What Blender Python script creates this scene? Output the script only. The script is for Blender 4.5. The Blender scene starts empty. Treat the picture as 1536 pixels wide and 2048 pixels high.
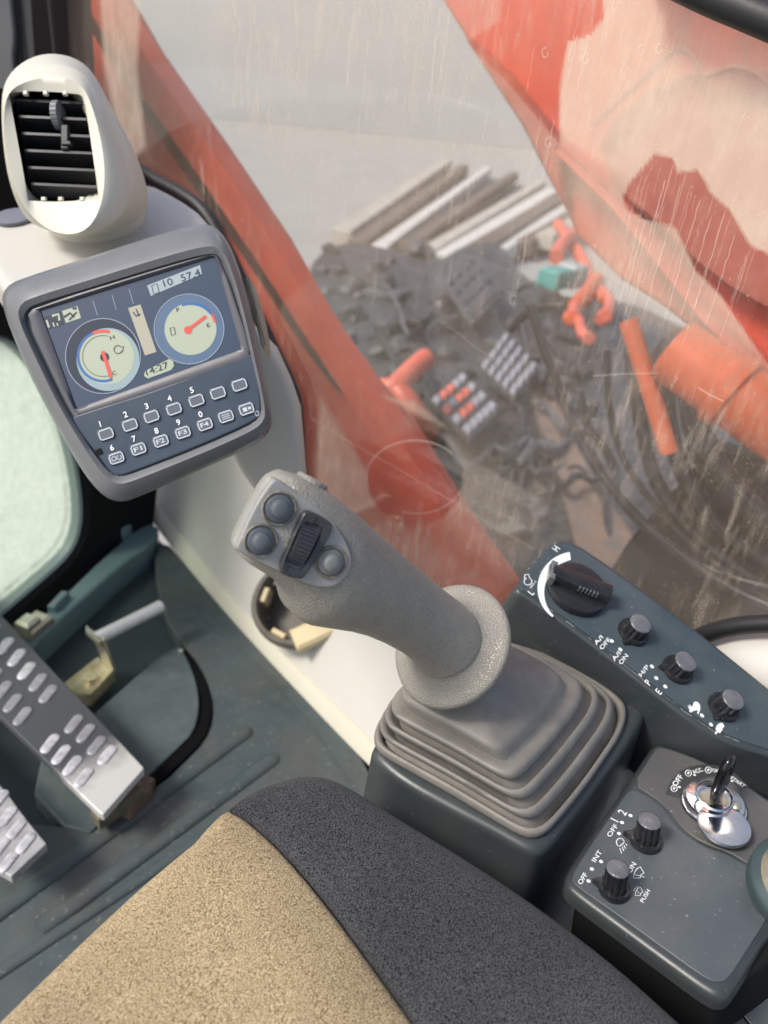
import bpy, math, random
from mathutils import Vector, Matrix
random.seed(7)
V = Vector
SC = bpy.context.scene
COL = SC.collection
# ------------------------------------------------------------------ camera
FPX = 1450.0
FWD = V((.679, .527, -.512)).normalized()
RGT = V((.656, -.749, .098)); RGT = (RGT - FWD * RGT.dot(FWD)).normalized()
DWN = FWD.cross(RGT).normalized()
CAM = V((0, 0, .9))
cd = bpy.data.cameras.new('camera'); co = bpy.data.objects.new('camera', cd); COL.objects.link(co)
M = Matrix((RGT, -DWN, -FWD)).transposed().to_4x4(); M.translation = CAM
co.matrix_world = M
cd.sensor_fit = 'VERTICAL'; cd.sensor_height = 9.6; cd.lens = 9.6 * FPX / 2048
cd.clip_start = .02; cd.clip_end = 400
cd.dof.use_dof = True; cd.dof.focus_distance = .56; cd.dof.aperture_fstop = 1.35
SC.camera = co
# ------------------------------------------------------------------ sky, sun, exposure
W = bpy.data.worlds.new('World'); SC.world = W; W.use_nodes = True
nt = W.node_tree; nt.nodes.clear()
sky = nt.nodes.new('ShaderNodeTexSky'); sky.sky_type = 'NISHITA'; sky.sun_disc = False
SUN_EL, SUN_AZ = math.radians(48), math.radians(-62)     # azimuth measured clockwise from +Y (forward)
sky.sun_elevation = SUN_EL; sky.sun_rotation = SUN_AZ
sky.air_density = 1.0; sky.dust_density = 3.0; sky.ozone_density = .6
bg = nt.nodes.new('ShaderNodeBackground'); bg.inputs['Strength'].default_value = .082
wo = nt.nodes.new('ShaderNodeOutputWorld')
nt.links.new(sky.outputs[0], bg.inputs[0]); nt.links.new(bg.outputs[0], wo.inputs[0])
sl = bpy.data.lights.new('sun', 'SUN'); sl.energy = 1.5; sl.angle = math.radians(16); sl.color = (1, .95, .87)
so = bpy.data.objects.new('sun', sl); COL.objects.link(so)
sd = V((math.sin(SUN_AZ) * math.cos(SUN_EL), math.cos(SUN_AZ) * math.cos(SUN_EL), math.sin(SUN_EL)))
so.rotation_euler = sd.to_track_quat('Z', 'Y').to_euler(); so.location = (-3, 3, 6)
SC.view_settings.view_transform = 'Standard'; SC.view_settings.look = 'None'
SC.view_settings.exposure = 1.12; SC.view_settings.gamma = 1

# ------------------------------------------------------------------ geometry helpers
def dirpx(x, y): return RGT * ((x - 768) / FPX) + DWN * ((y - 1024) / FPX) + FWD
def D(x, y, t): return CAM + dirpx(x, y) * t
class Plane:
    def __init__(s, o, n):
        s.o = V(o); s.n = V(n).normalized()
    def P(s, x, y, h=0.0):
        d = dirpx(x, y); return CAM + d * ((s.o + s.n * h - CAM).dot(s.n) / d.dot(s.n))
    def L(s, pts, h=0.0): return [s.P(x, y, h) for x, y in pts]
    def scale(s, x, y):                                   # metres per photograph pixel there
        return (s.P(x, y) - CAM).dot(FWD) / FPX
    def up(s, k): return Plane(s.o + s.n * k, s.n)
def chaikin(p, n=2, closed=True):
    for _ in range(n):
        q = []; m = len(p)
        for i in range(m if closed else m - 1):
            a, b = V(p[i]), V(p[(i + 1) % m]); q += [a * .75 + b * .25, a * .25 + b * .75]
        if not closed: q = [V(p[0])] + q + [V(p[-1])]
        p = q
    return [V(a) for a in p]
def resample(p, N, closed=True):
    p = [V(a) for a in p]
    if closed: p = p + [p[0]]
    L = [0]
    for i in range(len(p) - 1): L.append(L[-1] + (p[i + 1] - p[i]).length)
    out = []; j = 0
    for k in range(N):
        s = L[-1] * k / (N if closed else N - 1)
        while j < len(L) - 2 and L[j + 1] < s: j += 1
        f = (s - L[j]) / max(L[j + 1] - L[j], 1e-9); out.append(p[j].lerp(p[j + 1], min(f, 1)))
    return out
def inset(p, n, d):
    m = len(p); A = V((0, 0, 0))
    for i in range(m): A += p[i].cross(p[(i + 1) % m])
    sg = 1 if A.dot(n) > 0 else -1
    out = []
    for i in range(m):
        e1 = (p[i] - p[i - 1]).normalized(); e2 = (p[(i + 1) % m] - p[i]).normalized()
        n1 = n.cross(e1) * sg; n2 = n.cross(e2) * sg
        b = n1 + n2
        b = n1 if b.length < 1e-6 else b.normalized() / max(b.normalized().dot(n1), .5)
        out.append(p[i] + b * d)
    return out
ROOT = {}
class MB:
    def __init__(s): s.v = []; s.f = []
    def add(s, vs, fs):
        k = len(s.v); s.v += [V(a) for a in vs]; s.f += [[i + k for i in f] for f in fs]; return s
    def loft(s, rings, c0=False, c1=True, closed=True):
        N = len(rings[0]); k = len(s.v)
        for r in rings: s.v += [V(a) for a in r]
        for a in range(len(rings) - 1):
            for i in range(N if closed else N - 1):
                j = (i + 1) % N
                s.f.append([k + a * N + i, k + a * N + j, k + (a + 1) * N + j, k + (a + 1) * N + i])
        if c0: s.f.append([k + i for i in range(N)][::-1])
        if c1: s.f.append([k + (len(rings) - 1) * N + i for i in range(N)])
        return s
    def slab(s, pl, px, top, bot, r=.002, rnd=2, flare=0.0, c0=False, pts=None, pillow=0):
        p = pts or chaikin(pl.L(px), rnd)
        n = pl.n; rings = []
        up = lambda q, h: [a + n * h for a in q]
        rings.append(up(inset(p, n, -flare), bot))
        if flare: rings.append(up(inset(p, n, -flare * .35), bot * .45 + top * .55))
        for k in range(5):
            a = k / 4 * math.pi / 2
            rings.append(up(inset(p, n, r * (1 - math.cos(a))), top - r + r * math.sin(a)))
        if not pillow: rings.append(up(inset(p, n, r * 1.35), top))
        if pillow:
            c = sum(rings[-1], V((0, 0, 0))) / len(p); base = rings[-1]
            for q in (.85, .6, .3):
                rings.append([c.lerp(a, q) + n * pillow * (1 - q * q) for a in base])
        return s.loft(rings, c0, True)
    def ribbon(s, pl, px, w, h, closed=False):
        pts = [pl.P(x, y, h) for x, y in px]; m = len(pts); L, R_ = [], []
        for i in range(m):
            a = pts[(i - 1) % m] if (closed or i) else pts[i]; b = pts[(i + 1) % m] if (closed or i < m - 1) else pts[i]
            t = (b - a).normalized(); q = pl.n.cross(t) * (w * pl.scale(*px[i]) / 2); L.append(pts[i] + q); R_.append(pts[i] - q)
        k = len(s.v); s.v += L + R_
        for i in range(m if closed else m - 1):
            j = (i + 1) % m; s.f.append([k + i, k + j, k + m + j, k + m + i])
        return s
    def poly(s, pts): return s.add(pts, [list(range(len(pts)))])
    def tube(s, path, r, n=10, sm=2, cap=True):
        p = chaikin(path, sm, False) if sm else [V(a) for a in path]
        rr = r if isinstance(r, (list, tuple)) else [r] * len(p)
        if len(rr) != len(p): rr = [rr[0] + (rr[-1] - rr[0]) * i / (len(p) - 1) for i in range(len(p))]
        t0 = (p[1] - p[0]).normalized(); u = t0.orthogonal().normalized(); rings = []
        for i, c in enumerate(p):
            t = (p[min(i + 1, len(p) - 1)] - p[max(i - 1, 0)]).normalized()
            u = (u - t * u.dot(t)).normalized(); w = t.cross(u)
            rings.append([c + (u * math.cos(a) + w * math.sin(a)) * rr[i] for a in [2 * math.pi * k / n for k in range(n)]])
        return s.loft(rings, cap, cap)
    def lathe(s, c, ax, prof, n=32, mod=None, ref=None):
        ax = V(ax).normalized(); u = (V(ref) - ax * V(ref).dot(ax)).normalized() if ref is not None else ax.orthogonal().normalized(); w = ax.cross(u)
        rings = []
        for (r, h) in prof:
            ring = []
            for k in range(n):
                a = 2 * math.pi * k / n; q = r * (mod(k, h) if mod else 1)
                ring.append(V(c) + ax * h + (u * math.cos(a) + w * math.sin(a)) * q)
            rings.append(ring)
        return s.loft(rings, False, True)
    def box(s, c, ex, ey, ez, b=.15):
        c, ex, ey, ez = V(c), V(ex), V(ey), V(ez); m = min(ex.length, ey.length, ez.length) * b
        def rect(i, z):
            X = ex - ex.normalized() * i; Y = ey - ey.normalized() * i
            return [c - X - Y + z, c + X - Y + z, c + X + Y + z, c - X + Y + z]
        zz = ez - ez.normalized() * m
        return s.loft([rect(m, -ez), rect(0, -zz), rect(0, zz), rect(m, ez)], True, True)
    def build(s, name, mat, parent=None, ang=40, loc=None):
        me = bpy.data.meshes.new(name); o = bpy.data.objects.new(name, me)
        if parent is not None: org = ROOT[parent.name]
        else:
            if loc is None:
                lo = min(s.v, key=lambda a: a.z).z; c = sum(s.v, V((0, 0, 0))) / len(s.v); loc = V((c.x, c.y, lo))
            org = V(loc); o.location = org
        me.from_pydata([tuple(a - org) for a in s.v], [], s.f); me.validate(); me.update()
        for p in me.polygons: p.use_smooth = True
        import bmesh
        bm = bmesh.new(); bm.from_mesh(me); bmesh.ops.recalc_face_normals(bm, faces=bm.faces); bm.to_mesh(me); bm.free()
        try: me.set_sharp_from_angle(angle=math.radians(ang))
        except Exception: pass
        me.materials.append(mat); COL.objects.link(o)
        if parent is not None: o.parent = parent
        ROOT[o.name] = org
        return o
def tag(o, label=None, cat=None, group=None, kind=None):
    if label: o['label'] = label
    if cat: o['category'] = cat
    if group: o['group'] = group
    if kind: o['kind'] = kind
    return o
def thing(name, loc, label, cat, group=None):
    o = bpy.data.objects.new(name, None); o.empty_display_size = .03; o.location = V(loc); COL.objects.link(o)
    ROOT[o.name] = V(loc); return tag(o, label, cat, group)
def place(mesh_owner, name, parent, mw, mat=None):          # a copy of a part (shared mesh) posed by a world matrix
    o = mesh_owner.copy(); o.name = name; COL.objects.link(o); o.parent = parent
    o.matrix_local = Matrix.Translation(-ROOT[parent.name]) @ mw; ROOT[o.name] = ROOT[parent.name]; return o
def text(body, pl, a, b, mat, parent, cap=8.0, h=.0006, name='lettering', bold=.0, fit=True):
    """flat print from pixel a to pixel b along its baseline, cap height in photograph pixels"""
    cu = bpy.data.curves.new(name, 'FONT'); cu.body = body; cu.size = 1; cu.offset = bold; cu.resolution_u = 3
    t = bpy.data.objects.new(name, cu); COL.objects.link(t)
    dg = bpy.context.evaluated_depsgraph_get(); me = bpy.data.meshes.new_from_object(t.evaluated_get(dg))
    bpy.data.objects.remove(t)
    A, B = pl.P(*a, h), pl.P(*b, h); x = (B - A).normalized(); y = pl.n.cross(x)
    xs = [v.co.x for v in me.vertices]; w = max(xs) - min(xs); x0 = min(xs); sy = cap * pl.scale(*a) / .7
    sx = (B - A).length / w if fit else sy
    org = ROOT[parent.name]
    for v in me.vertices: v.co = A + x * ((v.co.x - x0) * sx) + y * (v.co.y * sy) - org
    me.name = name; me.materials.clear(); me.materials.append(mat)
    o = bpy.data.objects.new(name, me); COL.objects.link(o); o.parent = parent; ROOT[o.name] = org
    return o
def circ(c, r, n=24, a0=0, a1=360, ry=None):
    ry = ry or r; full = abs(a1 - a0) >= 360
    return [(c[0] + r * math.cos(math.radians(a0 + (a1 - a0) * k / (n if full else n - 1))), c[1] + ry * math.sin(math.radians(a0 + (a1 - a0) * k / (n if full else n - 1)))) for k in range(n)]
def circ3(pl, c, rpx, h=0, n=32):                            # true circle lying in the plane
    o = pl.P(*c, h); r = rpx * pl.scale(*c); u = pl.n.orthogonal().normalized(); w = pl.n.cross(u)
    return [o + (u * math.cos(2 * math.pi * k / n) + w * math.sin(2 * math.pi * k / n)) * r for k in range(n)]

# ------------------------------------------------------------------ materials
def srgb(*c): return tuple(((x / 255) / 12.92 if x / 255 <= .04045 else ((x / 255 + .055) / 1.055) ** 2.4) for x in c)
def mat(name, col, rough=.5, metal=0.0, bump=None, var=None, wear=None, spec=.5, coat=0, emit=0, dustc=None):
    m = bpy.data.materials.new(name); m.use_nodes = True; n = m.node_tree.nodes; l = m.node_tree.links
    b = n['Principled BSDF']; b.inputs['Roughness'].default_value = rough; b.inputs['Metallic'].default_value = metal
    b.inputs['Specular IOR Level'].default_value = spec; b.inputs['Coat Weight'].default_value = coat; b.inputs['Coat Roughness'].default_value = .08
    tc = n.new('ShaderNodeTexCoord'); out = None
    rgb = n.new('ShaderNodeRGB'); rgb.outputs[0].default_value = (*col, 1); out = rgb.outputs[0]
    def noise(scale, detail=4, rg=.6):
        x = n.new('ShaderNodeTexNoise'); x.inputs['Scale'].default_value = scale; x.inputs['Detail'].default_value = detail
        x.inputs['Roughness'].default_value = rg; l.new(tc.outputs['Object'], x.inputs['Vector']); return x.outputs['Fac']
    def mix(fac, a, c2, lo=.4, hi=.6, amt=1):
        r = n.new('ShaderNodeMapRange'); r.inputs[1].default_value = lo; r.inputs[2].default_value = hi; r.inputs[4].default_value = amt
        l.new(fac, r.inputs[0]); mx = n.new('ShaderNodeMix'); mx.data_type = 'RGBA'; l.new(r.outputs[0], mx.inputs[0]); l.new(a, mx.inputs[6])
        mx.inputs[7].default_value = (*c2, 1); return mx.outputs[2]
    if var:                                                   # (scale, colour, amount)
        for (sc, c2, amt) in var: out = mix(noise(sc), out, c2, .38, .66, amt)
    if dustc:                                                 # fine specks of dust
        out = mix(noise(dustc[0], 2), out, dustc[1], dustc[2], dustc[2] + .06, dustc[3])
    l.new(out, b.inputs['Base Color'])
    r2 = n.new('ShaderNodeMapRange'); r2.inputs[3].default_value = max(rough - .1, .02); r2.inputs[4].default_value = min(rough + .12, 1)
    l.new(noise(38, 5), r2.inputs[0]); l.new(r2.outputs[0], b.inputs['Roughness'])
    if bump:
        bp = n.new('ShaderNodeBump'); bp.inputs['Strength'].default_value = bump[2]; bp.inputs['Distance'].default_value = .001
        if bump[0] == 'noise': h = noise(bump[1], 3)
        else:
            vo = n.new('ShaderNodeTexVoronoi'); vo.inputs['Scale'].default_value = bump[1]; vo.feature = 'DISTANCE_TO_EDGE' if bump[0] == 'leather' else 'F1'
            l.new(tc.outputs['Object'], vo.inputs['Vector']); h = vo.outputs['Distance']
            if bump[0] == 'leather':
                cr_ = n.new('ShaderNodeMapRange'); cr_.inputs[2].default_value = .22; cr_.inputs[3].default_value = .76; cr_.inputs[4].default_value = 1.03; l.new(h, cr_.inputs[0]); mu = n.new('ShaderNodeMix'); mu.data_type = 'RGBA'; mu.blend_type = 'MULTIPLY'; mu.inputs[0].default_value = 1; l.new(out, mu.inputs[6]); l.new(cr_.outputs[0], mu.inputs[7]); l.new(mu.outputs[2], b.inputs['Base Color'])
                pw = n.new('ShaderNodeMapRange'); pw.inputs[2].default_value = .25; l.new(h, pw.inputs[0]); h = pw.outputs[0]
        l.new(h, bp.inputs['Height']); l.new(bp.outputs[0], b.inputs['Normal'])
    if emit:
        l.new(out, b.inputs['Emission Color']); b.inputs['Emission Strength'].default_value = emit
    return m
def fabric(name, ca, cb, scale):
    m = bpy.data.materials.new(name); m.use_nodes = True; n = m.node_tree.nodes; l = m.node_tree.links
    b = n['Principled BSDF']; b.inputs['Roughness'].default_value = .9; b.inputs['Specular IOR Level'].default_value = .15
    b.inputs['Sheen Weight'].default_value = .08
    tc = n.new('ShaderNodeTexCoord'); mp = n.new('ShaderNodeMapping'); mp.inputs['Rotation'].default_value = (0, 0, .5); mp.inputs['Scale'].default_value = (1, 1.7, 1)
    l.new(tc.outputs['Object'], mp.inputs[0])
    vo = n.new('ShaderNodeTexVoronoi'); vo.inputs['Scale'].default_value = scale; l.new(mp.outputs[0], vo.inputs['Vector'])
    no = n.new('ShaderNodeTexNoise'); no.inputs['Scale'].default_value = scale * .9; no.inputs['Detail'].default_value = 3; l.new(mp.outputs[0], no.inputs['Vector'])
    big = n.new('ShaderNodeTexNoise'); big.inputs['Scale'].default_value = 9; big.inputs['Detail'].default_value = 4; l.new(tc.outputs['Object'], big.inputs['Vector'])
    ad = n.new('ShaderNodeMath'); ad.operation = 'MULTIPLY_ADD'; ad.inputs[1].default_value = -.5; l.new(vo.outputs['Distance'], ad.inputs[0]); l.new(no.outputs['Fac'], ad.inputs[2])
    r = n.new('ShaderNodeMapRange'); r.inputs[1].default_value = .06; r.inputs[2].default_value = .42; l.new(ad.outputs[0], r.inputs[0])
    mx = n.new('ShaderNodeMix'); mx.data_type = 'RGBA'; mx.inputs[6].default_value = (*ca, 1); mx.inputs[7].default_value = (*cb, 1); l.new(r.outputs[0], mx.inputs[0])
    r2 = n.new('ShaderNodeMapRange'); r2.inputs[1].default_value = .35; r2.inputs[2].default_value = .7; r2.inputs[3].default_value = .78; r2.inputs[4].default_value = 1.12; l.new(big.outputs['Fac'], r2.inputs[0])
    mu = n.new('ShaderNodeMix'); mu.data_type = 'RGBA'; mu.blend_type = 'MULTIPLY'; mu.inputs[0].default_value = 1; l.new(mx.outputs[2], mu.inputs[6]); l.new(r2.outputs[0], mu.inputs[7])
    l.new(mu.outputs[2], b.inputs['Base Color'])
    bp = n.new('ShaderNodeBump'); bp.inputs['Strength'].default_value = .7; bp.inputs['Distance'].default_value = .0012; l.new(ad.outputs[0], bp.inputs['Height']); l.new(bp.outputs[0], b.inputs['Normal'])
    return m
beige = mat('beige_plastic', (.53, .52, .485), .4, bump=('noise', 900, .06), var=[(5, (.55, .53, .47), .6), (40, (.50, .48, .43), .25)])
ivory = mat('ivory_plastic', (.61, .585, .49), .40, bump=('noise', 900, .05), var=[(7, (.58, .55, .44), .6)])
yellowed = mat('yellowed_plastic', (.60, .50, .30), .4, var=[(20, (.5, .42, .26), .5)])
grip_m = mat('grip_rubber', (.315, .295, .255), .34, bump=('leather', 520, .45), var=[(18, (.36, .33, .27), .7), (60, (.27, .255, .23), .5)])
plate_m = mat('grip_plate', (.30, .30, .295), .42, bump=('noise', 600, .08), var=[(40, (.26, .24, .2), .5)], dustc=(500, (.4, .37, .3), .62, .5))
butt_m = mat('button_rubber', (.085, .10, .115), .5, var=[(60, (.13, .14, .15), .5)], dustc=(700, (.3, .29, .26), .66, .5))
butt2_m = mat('button_grey', (.15, .165, .165), .5, var=[(60, (.2, .2, .19), .5)])
rim_m = mat('button_rim', (.24, .22, .18), .4, var=[(220, (.10, .09, .07), .9)])
boot_m = mat('bellows_rubber', (.215, .20, .178), .5, bump=('noise', 300, .12), var=[(16, (.28, .26, .225), .8), (55, (.15, .142, .13), .5)], dustc=(380, (.36, .33, .29), .68, .4))
cons_m = mat('console_plastic', (.037, .045, .048), .34, bump=('noise', 1400, .12), var=[(12, (.055, .062, .062), .7)], dustc=(320, (.3, .3, .28), .70, .6))
face_m = mat('console_face', (.040, .060, .073), .40, bump=('noise', 1600, .12), var=[(10, (.08, .10, .11), .8), (45, (.06, .078, .087), .5)], dustc=(300, (.35, .36, .35), .70, .7))
panel_m = mat('panel_face', (.062, .075, .085), .4, bump=('noise', 1600, .12), var=[(11, (.11, .12, .12), .8), (40, (.07, .09, .105), .5)], dustc=(300, (.35, .35, .33), .69, .6))
dark_m = mat('dark_plastic', (.022, .024, .026), .45, var=[(20, (.03, .032, .033), .6)])
knob_m = mat('knob_plastic', (.014, .015, .017), .24, var=[(80, (.026, .027, .03), .5)], dustc=(500, (.2, .2, .19), .69, .4))
knobtop_m = mat('knob_top', (.10, .104, .115), .2, var=[(70, (.18, .18, .19), .6)])
white_m = mat('white_print', (.8, .82, .82), .5)
shad_m = mat('dark_gap', (.004, .004, .005), .9, spec=.1)
black_m = mat('black_rubber', (.012, .012, .013), .5, bump=('noise', 200, .2))
chrome_m = mat('chrome', (.86, .86, .85), .12, 1.0, var=[(60, (.7, .7, .69), .5)])
steel_m = mat('zinc_steel', (.60, .60, .52), .38, .85, var=[(30, (.45, .40, .26), .8)])
zinc_m = mat('yellow_zinc', (.58, .53, .34), .42, .6, var=[(60, (.35, .30, .17), .8)])
pedal_m = mat('pedal_plate', (.065, .07, .078), .36, .25, bump=('noise', 220, .2), var=[(14, (.11, .115, .12), .7)])
pedworn_m = mat('pedal_worn_metal', (.46, .46, .46), .4, .3, bump=('noise', 260, .25), var=[(45, (.25, .25, .25), .6)])
cleat_m = mat('cleat_metal', (.60, .60, .63), .4, .25, var=[(120, (.32, .32, .34), .8)])
cleatd_m = mat('cleat_dark', (.24, .24, .27), .4, .2, var=[(120, (.35, .35, .36), .8)])
floor_m = mat('floor_rubber', (.038, .062, .074), .48, bump=('noise', 240, .18), var=[(6, (.028, .043, .05), .9), (26, (.06, .086, .095), .6), (4, (.10, .12, .115), .5), (11, (.10, .092, .075), .45)], dustc=(130, (.22, .22, .19), .64, .5))
well_m = mat('floor_well', (.024, .037, .043), .5, bump=('noise', 200, .2), var=[(9, (.04, .055, .06), .8)])
tread_m = mat('tread_panel', (.066, .088, .092), .5, bump=('noise', 260, .18), var=[(14, (.105, .13, .128), .8), (50, (.05, .072, .078), .6)])
teal_m = mat('teal_paint', (.14, .215, .225), .4, var=[(15, (.11, .17, .18), .7)])
mon_m = mat('monitor_case', (.150, .155, .163), .32, bump=('noise', 1200, .06), var=[(9, (.12, .124, .13), .6), (60, (.19, .19, .19), .25)], dustc=(260, (.4, .4, .38), .69, .4))
bez_m = mat('monitor_bezel', (.075, .075, .088), .4, bump=('noise', 1200, .06))
navy_m = mat('keypad_navy', (.030, .048, .075), .38, bump=('noise', 1200, .06), var=[(14, (.045, .065, .092), .7)])
key_m = mat('keypad_line', (.55, .58, .62), .5)
grey_m = mat('pillar_grey', (.055, .058, .064), .5, var=[(10, (.07, .073, .08), .7)])
red_m = mat('red_paint', (.62, .10, .055), .4, bump=('noise', 60, .1), var=[(3, (.55, .08, .045), .7), (25, (.40, .07, .05), .4)], dustc=(70, (.6, .38, .3), .69, .6))
dred_m = mat('shaded_red_paint', (.40, .085, .055), .5, var=[(6, (.30, .075, .055), .8), (30, (.46, .15, .10), .6)])  # darker red that paints shade onto parts of the boom
orange_m = mat('orange_paint', (.74, .14, .045), .36, var=[(4, (.60, .11, .04), .6), (40, (.45, .12, .06), .4)], dustc=(60, (.5, .3, .2), .66, .6))
salmon_m = mat('rail_red', (.72, .16, .10), .45, var=[(12, (.6, .12, .08), .6)])
mach_m = mat('greasy_steel', (.028, .027, .031), .45, bump=('noise', 30, .8), var=[(2.5, (.10, .095, .095), .7), (9, (.012, .012, .015), .9), (30, (.17, .155, .14), .5)])
mach2_m = mat('dusty_casting', (.11, .11, .12), .6, bump=('noise', 40, .5), var=[(8, (.05, .05, .055), .8)])
rust_m = mat('rusty_pan', (.20, .155, .125), .7, bump=('noise', 50, .6), var=[(7, (.08, .09, .11), .9), (25, (.32, .16, .08), .6)])
stud_m = mat('pale_stud', (.36, .36, .40), .5, var=[(30, (.25, .25, .28), .6)])
hose_m = mat('hose_rubber', (.012, .012, .013), .36, bump=('noise', 120, .3), var=[(20, (.055, .054, .055), .7)])
ground_m = mat('yard_concrete', (.37, .37, .355), .8, bump=('noise', 12, .3), var=[(.7, (.30, .30, .29), .7), (3.5, (.43, .42, .39), .6), (20, (.32, .32, .30), .4)])
wall_m = mat('wall_render', (.70, .70, .665), .8, var=[(.5, (.64, .64, .61), .7)])
wood_m = [mat('pale_timber', (.52, .48, .42), .75, var=[(5, (.34, .30, .26), .7)]), mat('brown_timber', (.17, .14, .115), .8, var=[(5, (.10, .085, .07), .7)]), mat('white_timber', (.66, .64, .60), .7, var=[(4, (.5, .46, .42), .6)])]
tealbox_m = mat('teal_plastic', (.06, .32, .30), .45, var=[(20, (.1, .4, .37), .5)])
lgrey_m = mat('light_grey_metal', (.45, .47, .47), .5, var=[(15, (.3, .31, .32), .7)])
void_m = mat('void_black', (.008, .009, .009), .8, spec=.2)

# ------------------------------------------------------------------ setting: yard
def X_(x): return Plane((x, 0, 0), (1, 0, 0))
def Z_(z): return Plane((0, 0, z), (0, 0, 1))
GZ = -1.15
g = MB(); N = 40
g.add([(-150 + 300 * i / N, -150 + 300 * j / N, GZ) for j in range(N + 1) for i in range(N + 1)], [[j * (N + 1) + i, j * (N + 1) + i + 1, (j + 1) * (N + 1) + i + 1, (j + 1) * (N + 1) + i] for j in range(N) for i in range(N)])
tag(g.build('ground', ground_m), kind='structure')
# yard wall far behind the machine
t = thing('yard_wall', (24, 24, GZ), 'long pale rendered wall closing the far side of the concrete yard', 'wall')
wd = V((.79, -.61, 0)); wn = V((.61, .79, 0)); wc = V((24, 24, GZ))
MB().box(wc + V((0, 0, 3)), wd * 40, wn * .15, V((0, 0, 3)), .1).build('wall_face', wall_m, t)
MB().box(wc + V((0, 0, 6.06)), wd * 40, wn * .22, V((0, 0, .06)), .1).build('coping', lgrey_m, t)
# stacked timbers on the yard
gz = Z_(GZ + .2)
A = [(676, 479), (716, 489), (760, 500), (805, 508), (849, 518), (895, 520), (940, 520), (992, 508), (1042, 494), (1085, 490)]
B = [(897, 325), (928, 335), (975, 340), (1030, 352), (1080, 372), (1102, 386), (1122, 400), (1140, 414), (1155, 430), (1170, 446)]
names = ['pale grey timber at the far left edge of the pile on the concrete', 'brown timber second from the left of the pile', 'whitish timber between two brown ones in the left half of the pile', 'brown timber in the left half of the pile',
         'pale timber just left of the middle of the pile', 'whitish timber in the middle of the pile', 'brown timber just right of the middle of the pile', 'whitish timber third from the right of the pile', 'brown timber second from the right of the pile', 'pale timber at the right end of the pile by the boom']
for i, (a, b) in enumerate(zip(A, B)):
    pa, pb = gz.P(*a), gz.P(*b); ax = (pb - pa); c = (pa + pb) / 2 + V((0, 0, random.uniform(-.05, .06)))
    sd_ = ax.normalized().cross(V((0, 0, 1)))
    o = MB().box(c, ax / 2 * random.uniform(.96, 1.06), sd_ * random.uniform(.10, .15), V((0, 0, .11)), .12).build('timber', wood_m[[0, 1, 2, 1, 0, 2, 1, 2, 1, 0][i]])
    tag(o, names[i], 'timber', 'long timbers piled on the concrete yard')

# ------------------------------------------------------------------ machine outside the right window
# dark deck of the undercarriage and engine bay
dk = Z_(-.50)
t = thing('machine_deck', dk.P(1100, 900), 'dark greasy steel deck with clutter beside the cab, below the boom', 'machinery')
MB().slab(dk, [(600, 600), (630, 505), (700, 480), (790, 500), (870, 525), (925, 490), (1000, 480), (1050, 560), (1150, 600), (1260, 600), (1420, 680), (1800, 820), (1800, 1500), (900, 1500), (700, 1000), (640, 760)], 0, -.25, .02, 1).build('deck_plate', mach_m, t)
rr = random.Random(3)
for i in range(26):
    x = rr.uniform(650, 1200); y = rr.uniform(520, 1120)
    if y < 560 + abs(x - 1000) * .05: continue
    c = dk.P(x, y); k = (c - CAM).length / 1450
    a = rr.uniform(0, 3.14); ex = V((math.cos(a), math.sin(a), rr.uniform(-.2, .2))); ey = V((-math.sin(a), math.cos(a), 0)); 
    s1, s2, s3 = rr.uniform(10, 50) * k, rr.uniform(8, 26) * k, rr.uniform(4, 14) * k
    MB().box(c + V((0, 0, s3)), ex * s1, ey * s2, V((0, 0, s3)), .2).build('casting', mach2_m if rr.random() < .45 else mach_m, t)
for i in range(24):
    x = rr.uniform(640, 1150); y = rr.uniform(560, 1000); p = [dk.P(x + j * rr.uniform(18, 40), y + j * rr.uniform(-25, 38), .05 + .06 * math.sin(j)) for j in range(5)]
    MB().tube(p, .012 * rr.uniform(.6, 1.8), 8).build('pipe', hose_m if rr.random() < .6 else mach2_m, t)
for i in range(44):
    x = rr.uniform(625, 900); y = rr.uniform(500, 720)
    if i > 30: x, y = rr.uniform(880, 1120), rr.uniform(560, 1080)
    c = dk.P(x, y); k = (c - CAM).length / 1450; r = rr.uniform(8, 26) * k; jit = [rr.uniform(.6, 1.25) for _ in range(9)]
    MB().lathe(c, (rr.uniform(-.7, .7), rr.uniform(-.7, .7), 1), [(r, -.3 * r), (r * 1.1, .3 * r), (r * .8, .8 * r), (r * .3, 1.05 * r)], 9, lambda k_, h: jit[(k_ + int(h * 90)) % 9]).build('scrap_lump', rr.choice([mach_m, mach_m, mach2_m]), t, 30)
rp = dk.up(.012)
MB().slab(rp, [(1050, 770), (1085, 750), (1140, 870), (1190, 970), (1290, 1110), (1260, 1210), (1180, 1200), (1120, 960)], .012, -.02, .004, 1).build('rusty_pan', rust_m, t)
# non-slip steps
def step(quad, label, nu, nv, redset=(), z=-.36, dim=False):
    pl = Z_(z); t = thing('step_plate', sum(pl.L(quad), V((0, 0, 0))) / 4, label, 'step', 'non-slip step plates on the machine deck')
    MB().slab(pl, quad, 0, -.03, .004, 0, c0=True).build('plate', mach2_m if dim else mach_m, t)
    q = pl.L(quad)
    for i in range(nu):
        for j in range(nv):
            u, v = (i + .5) / nu, (j + .5) / nv
            c = q[0].lerp(q[1], u).lerp(q[3].lerp(q[2], u), v); ex = (q[1] - q[0]) / nu * .30; ey = (q[3] - q[0]) / nv * .30
            MB().box(c + V((0, 0, .006)), ex, ey, V((0, 0, .012)), .5).build('stud', salmon_m if (i, j) in redset else (mach_m if dim else stud_m), t)
step([(958, 735), (1010, 662), (1078, 738), (1028, 796)], 'dark step plate with rows of pale studs, right of the two lit plates', 4, 5)
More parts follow.
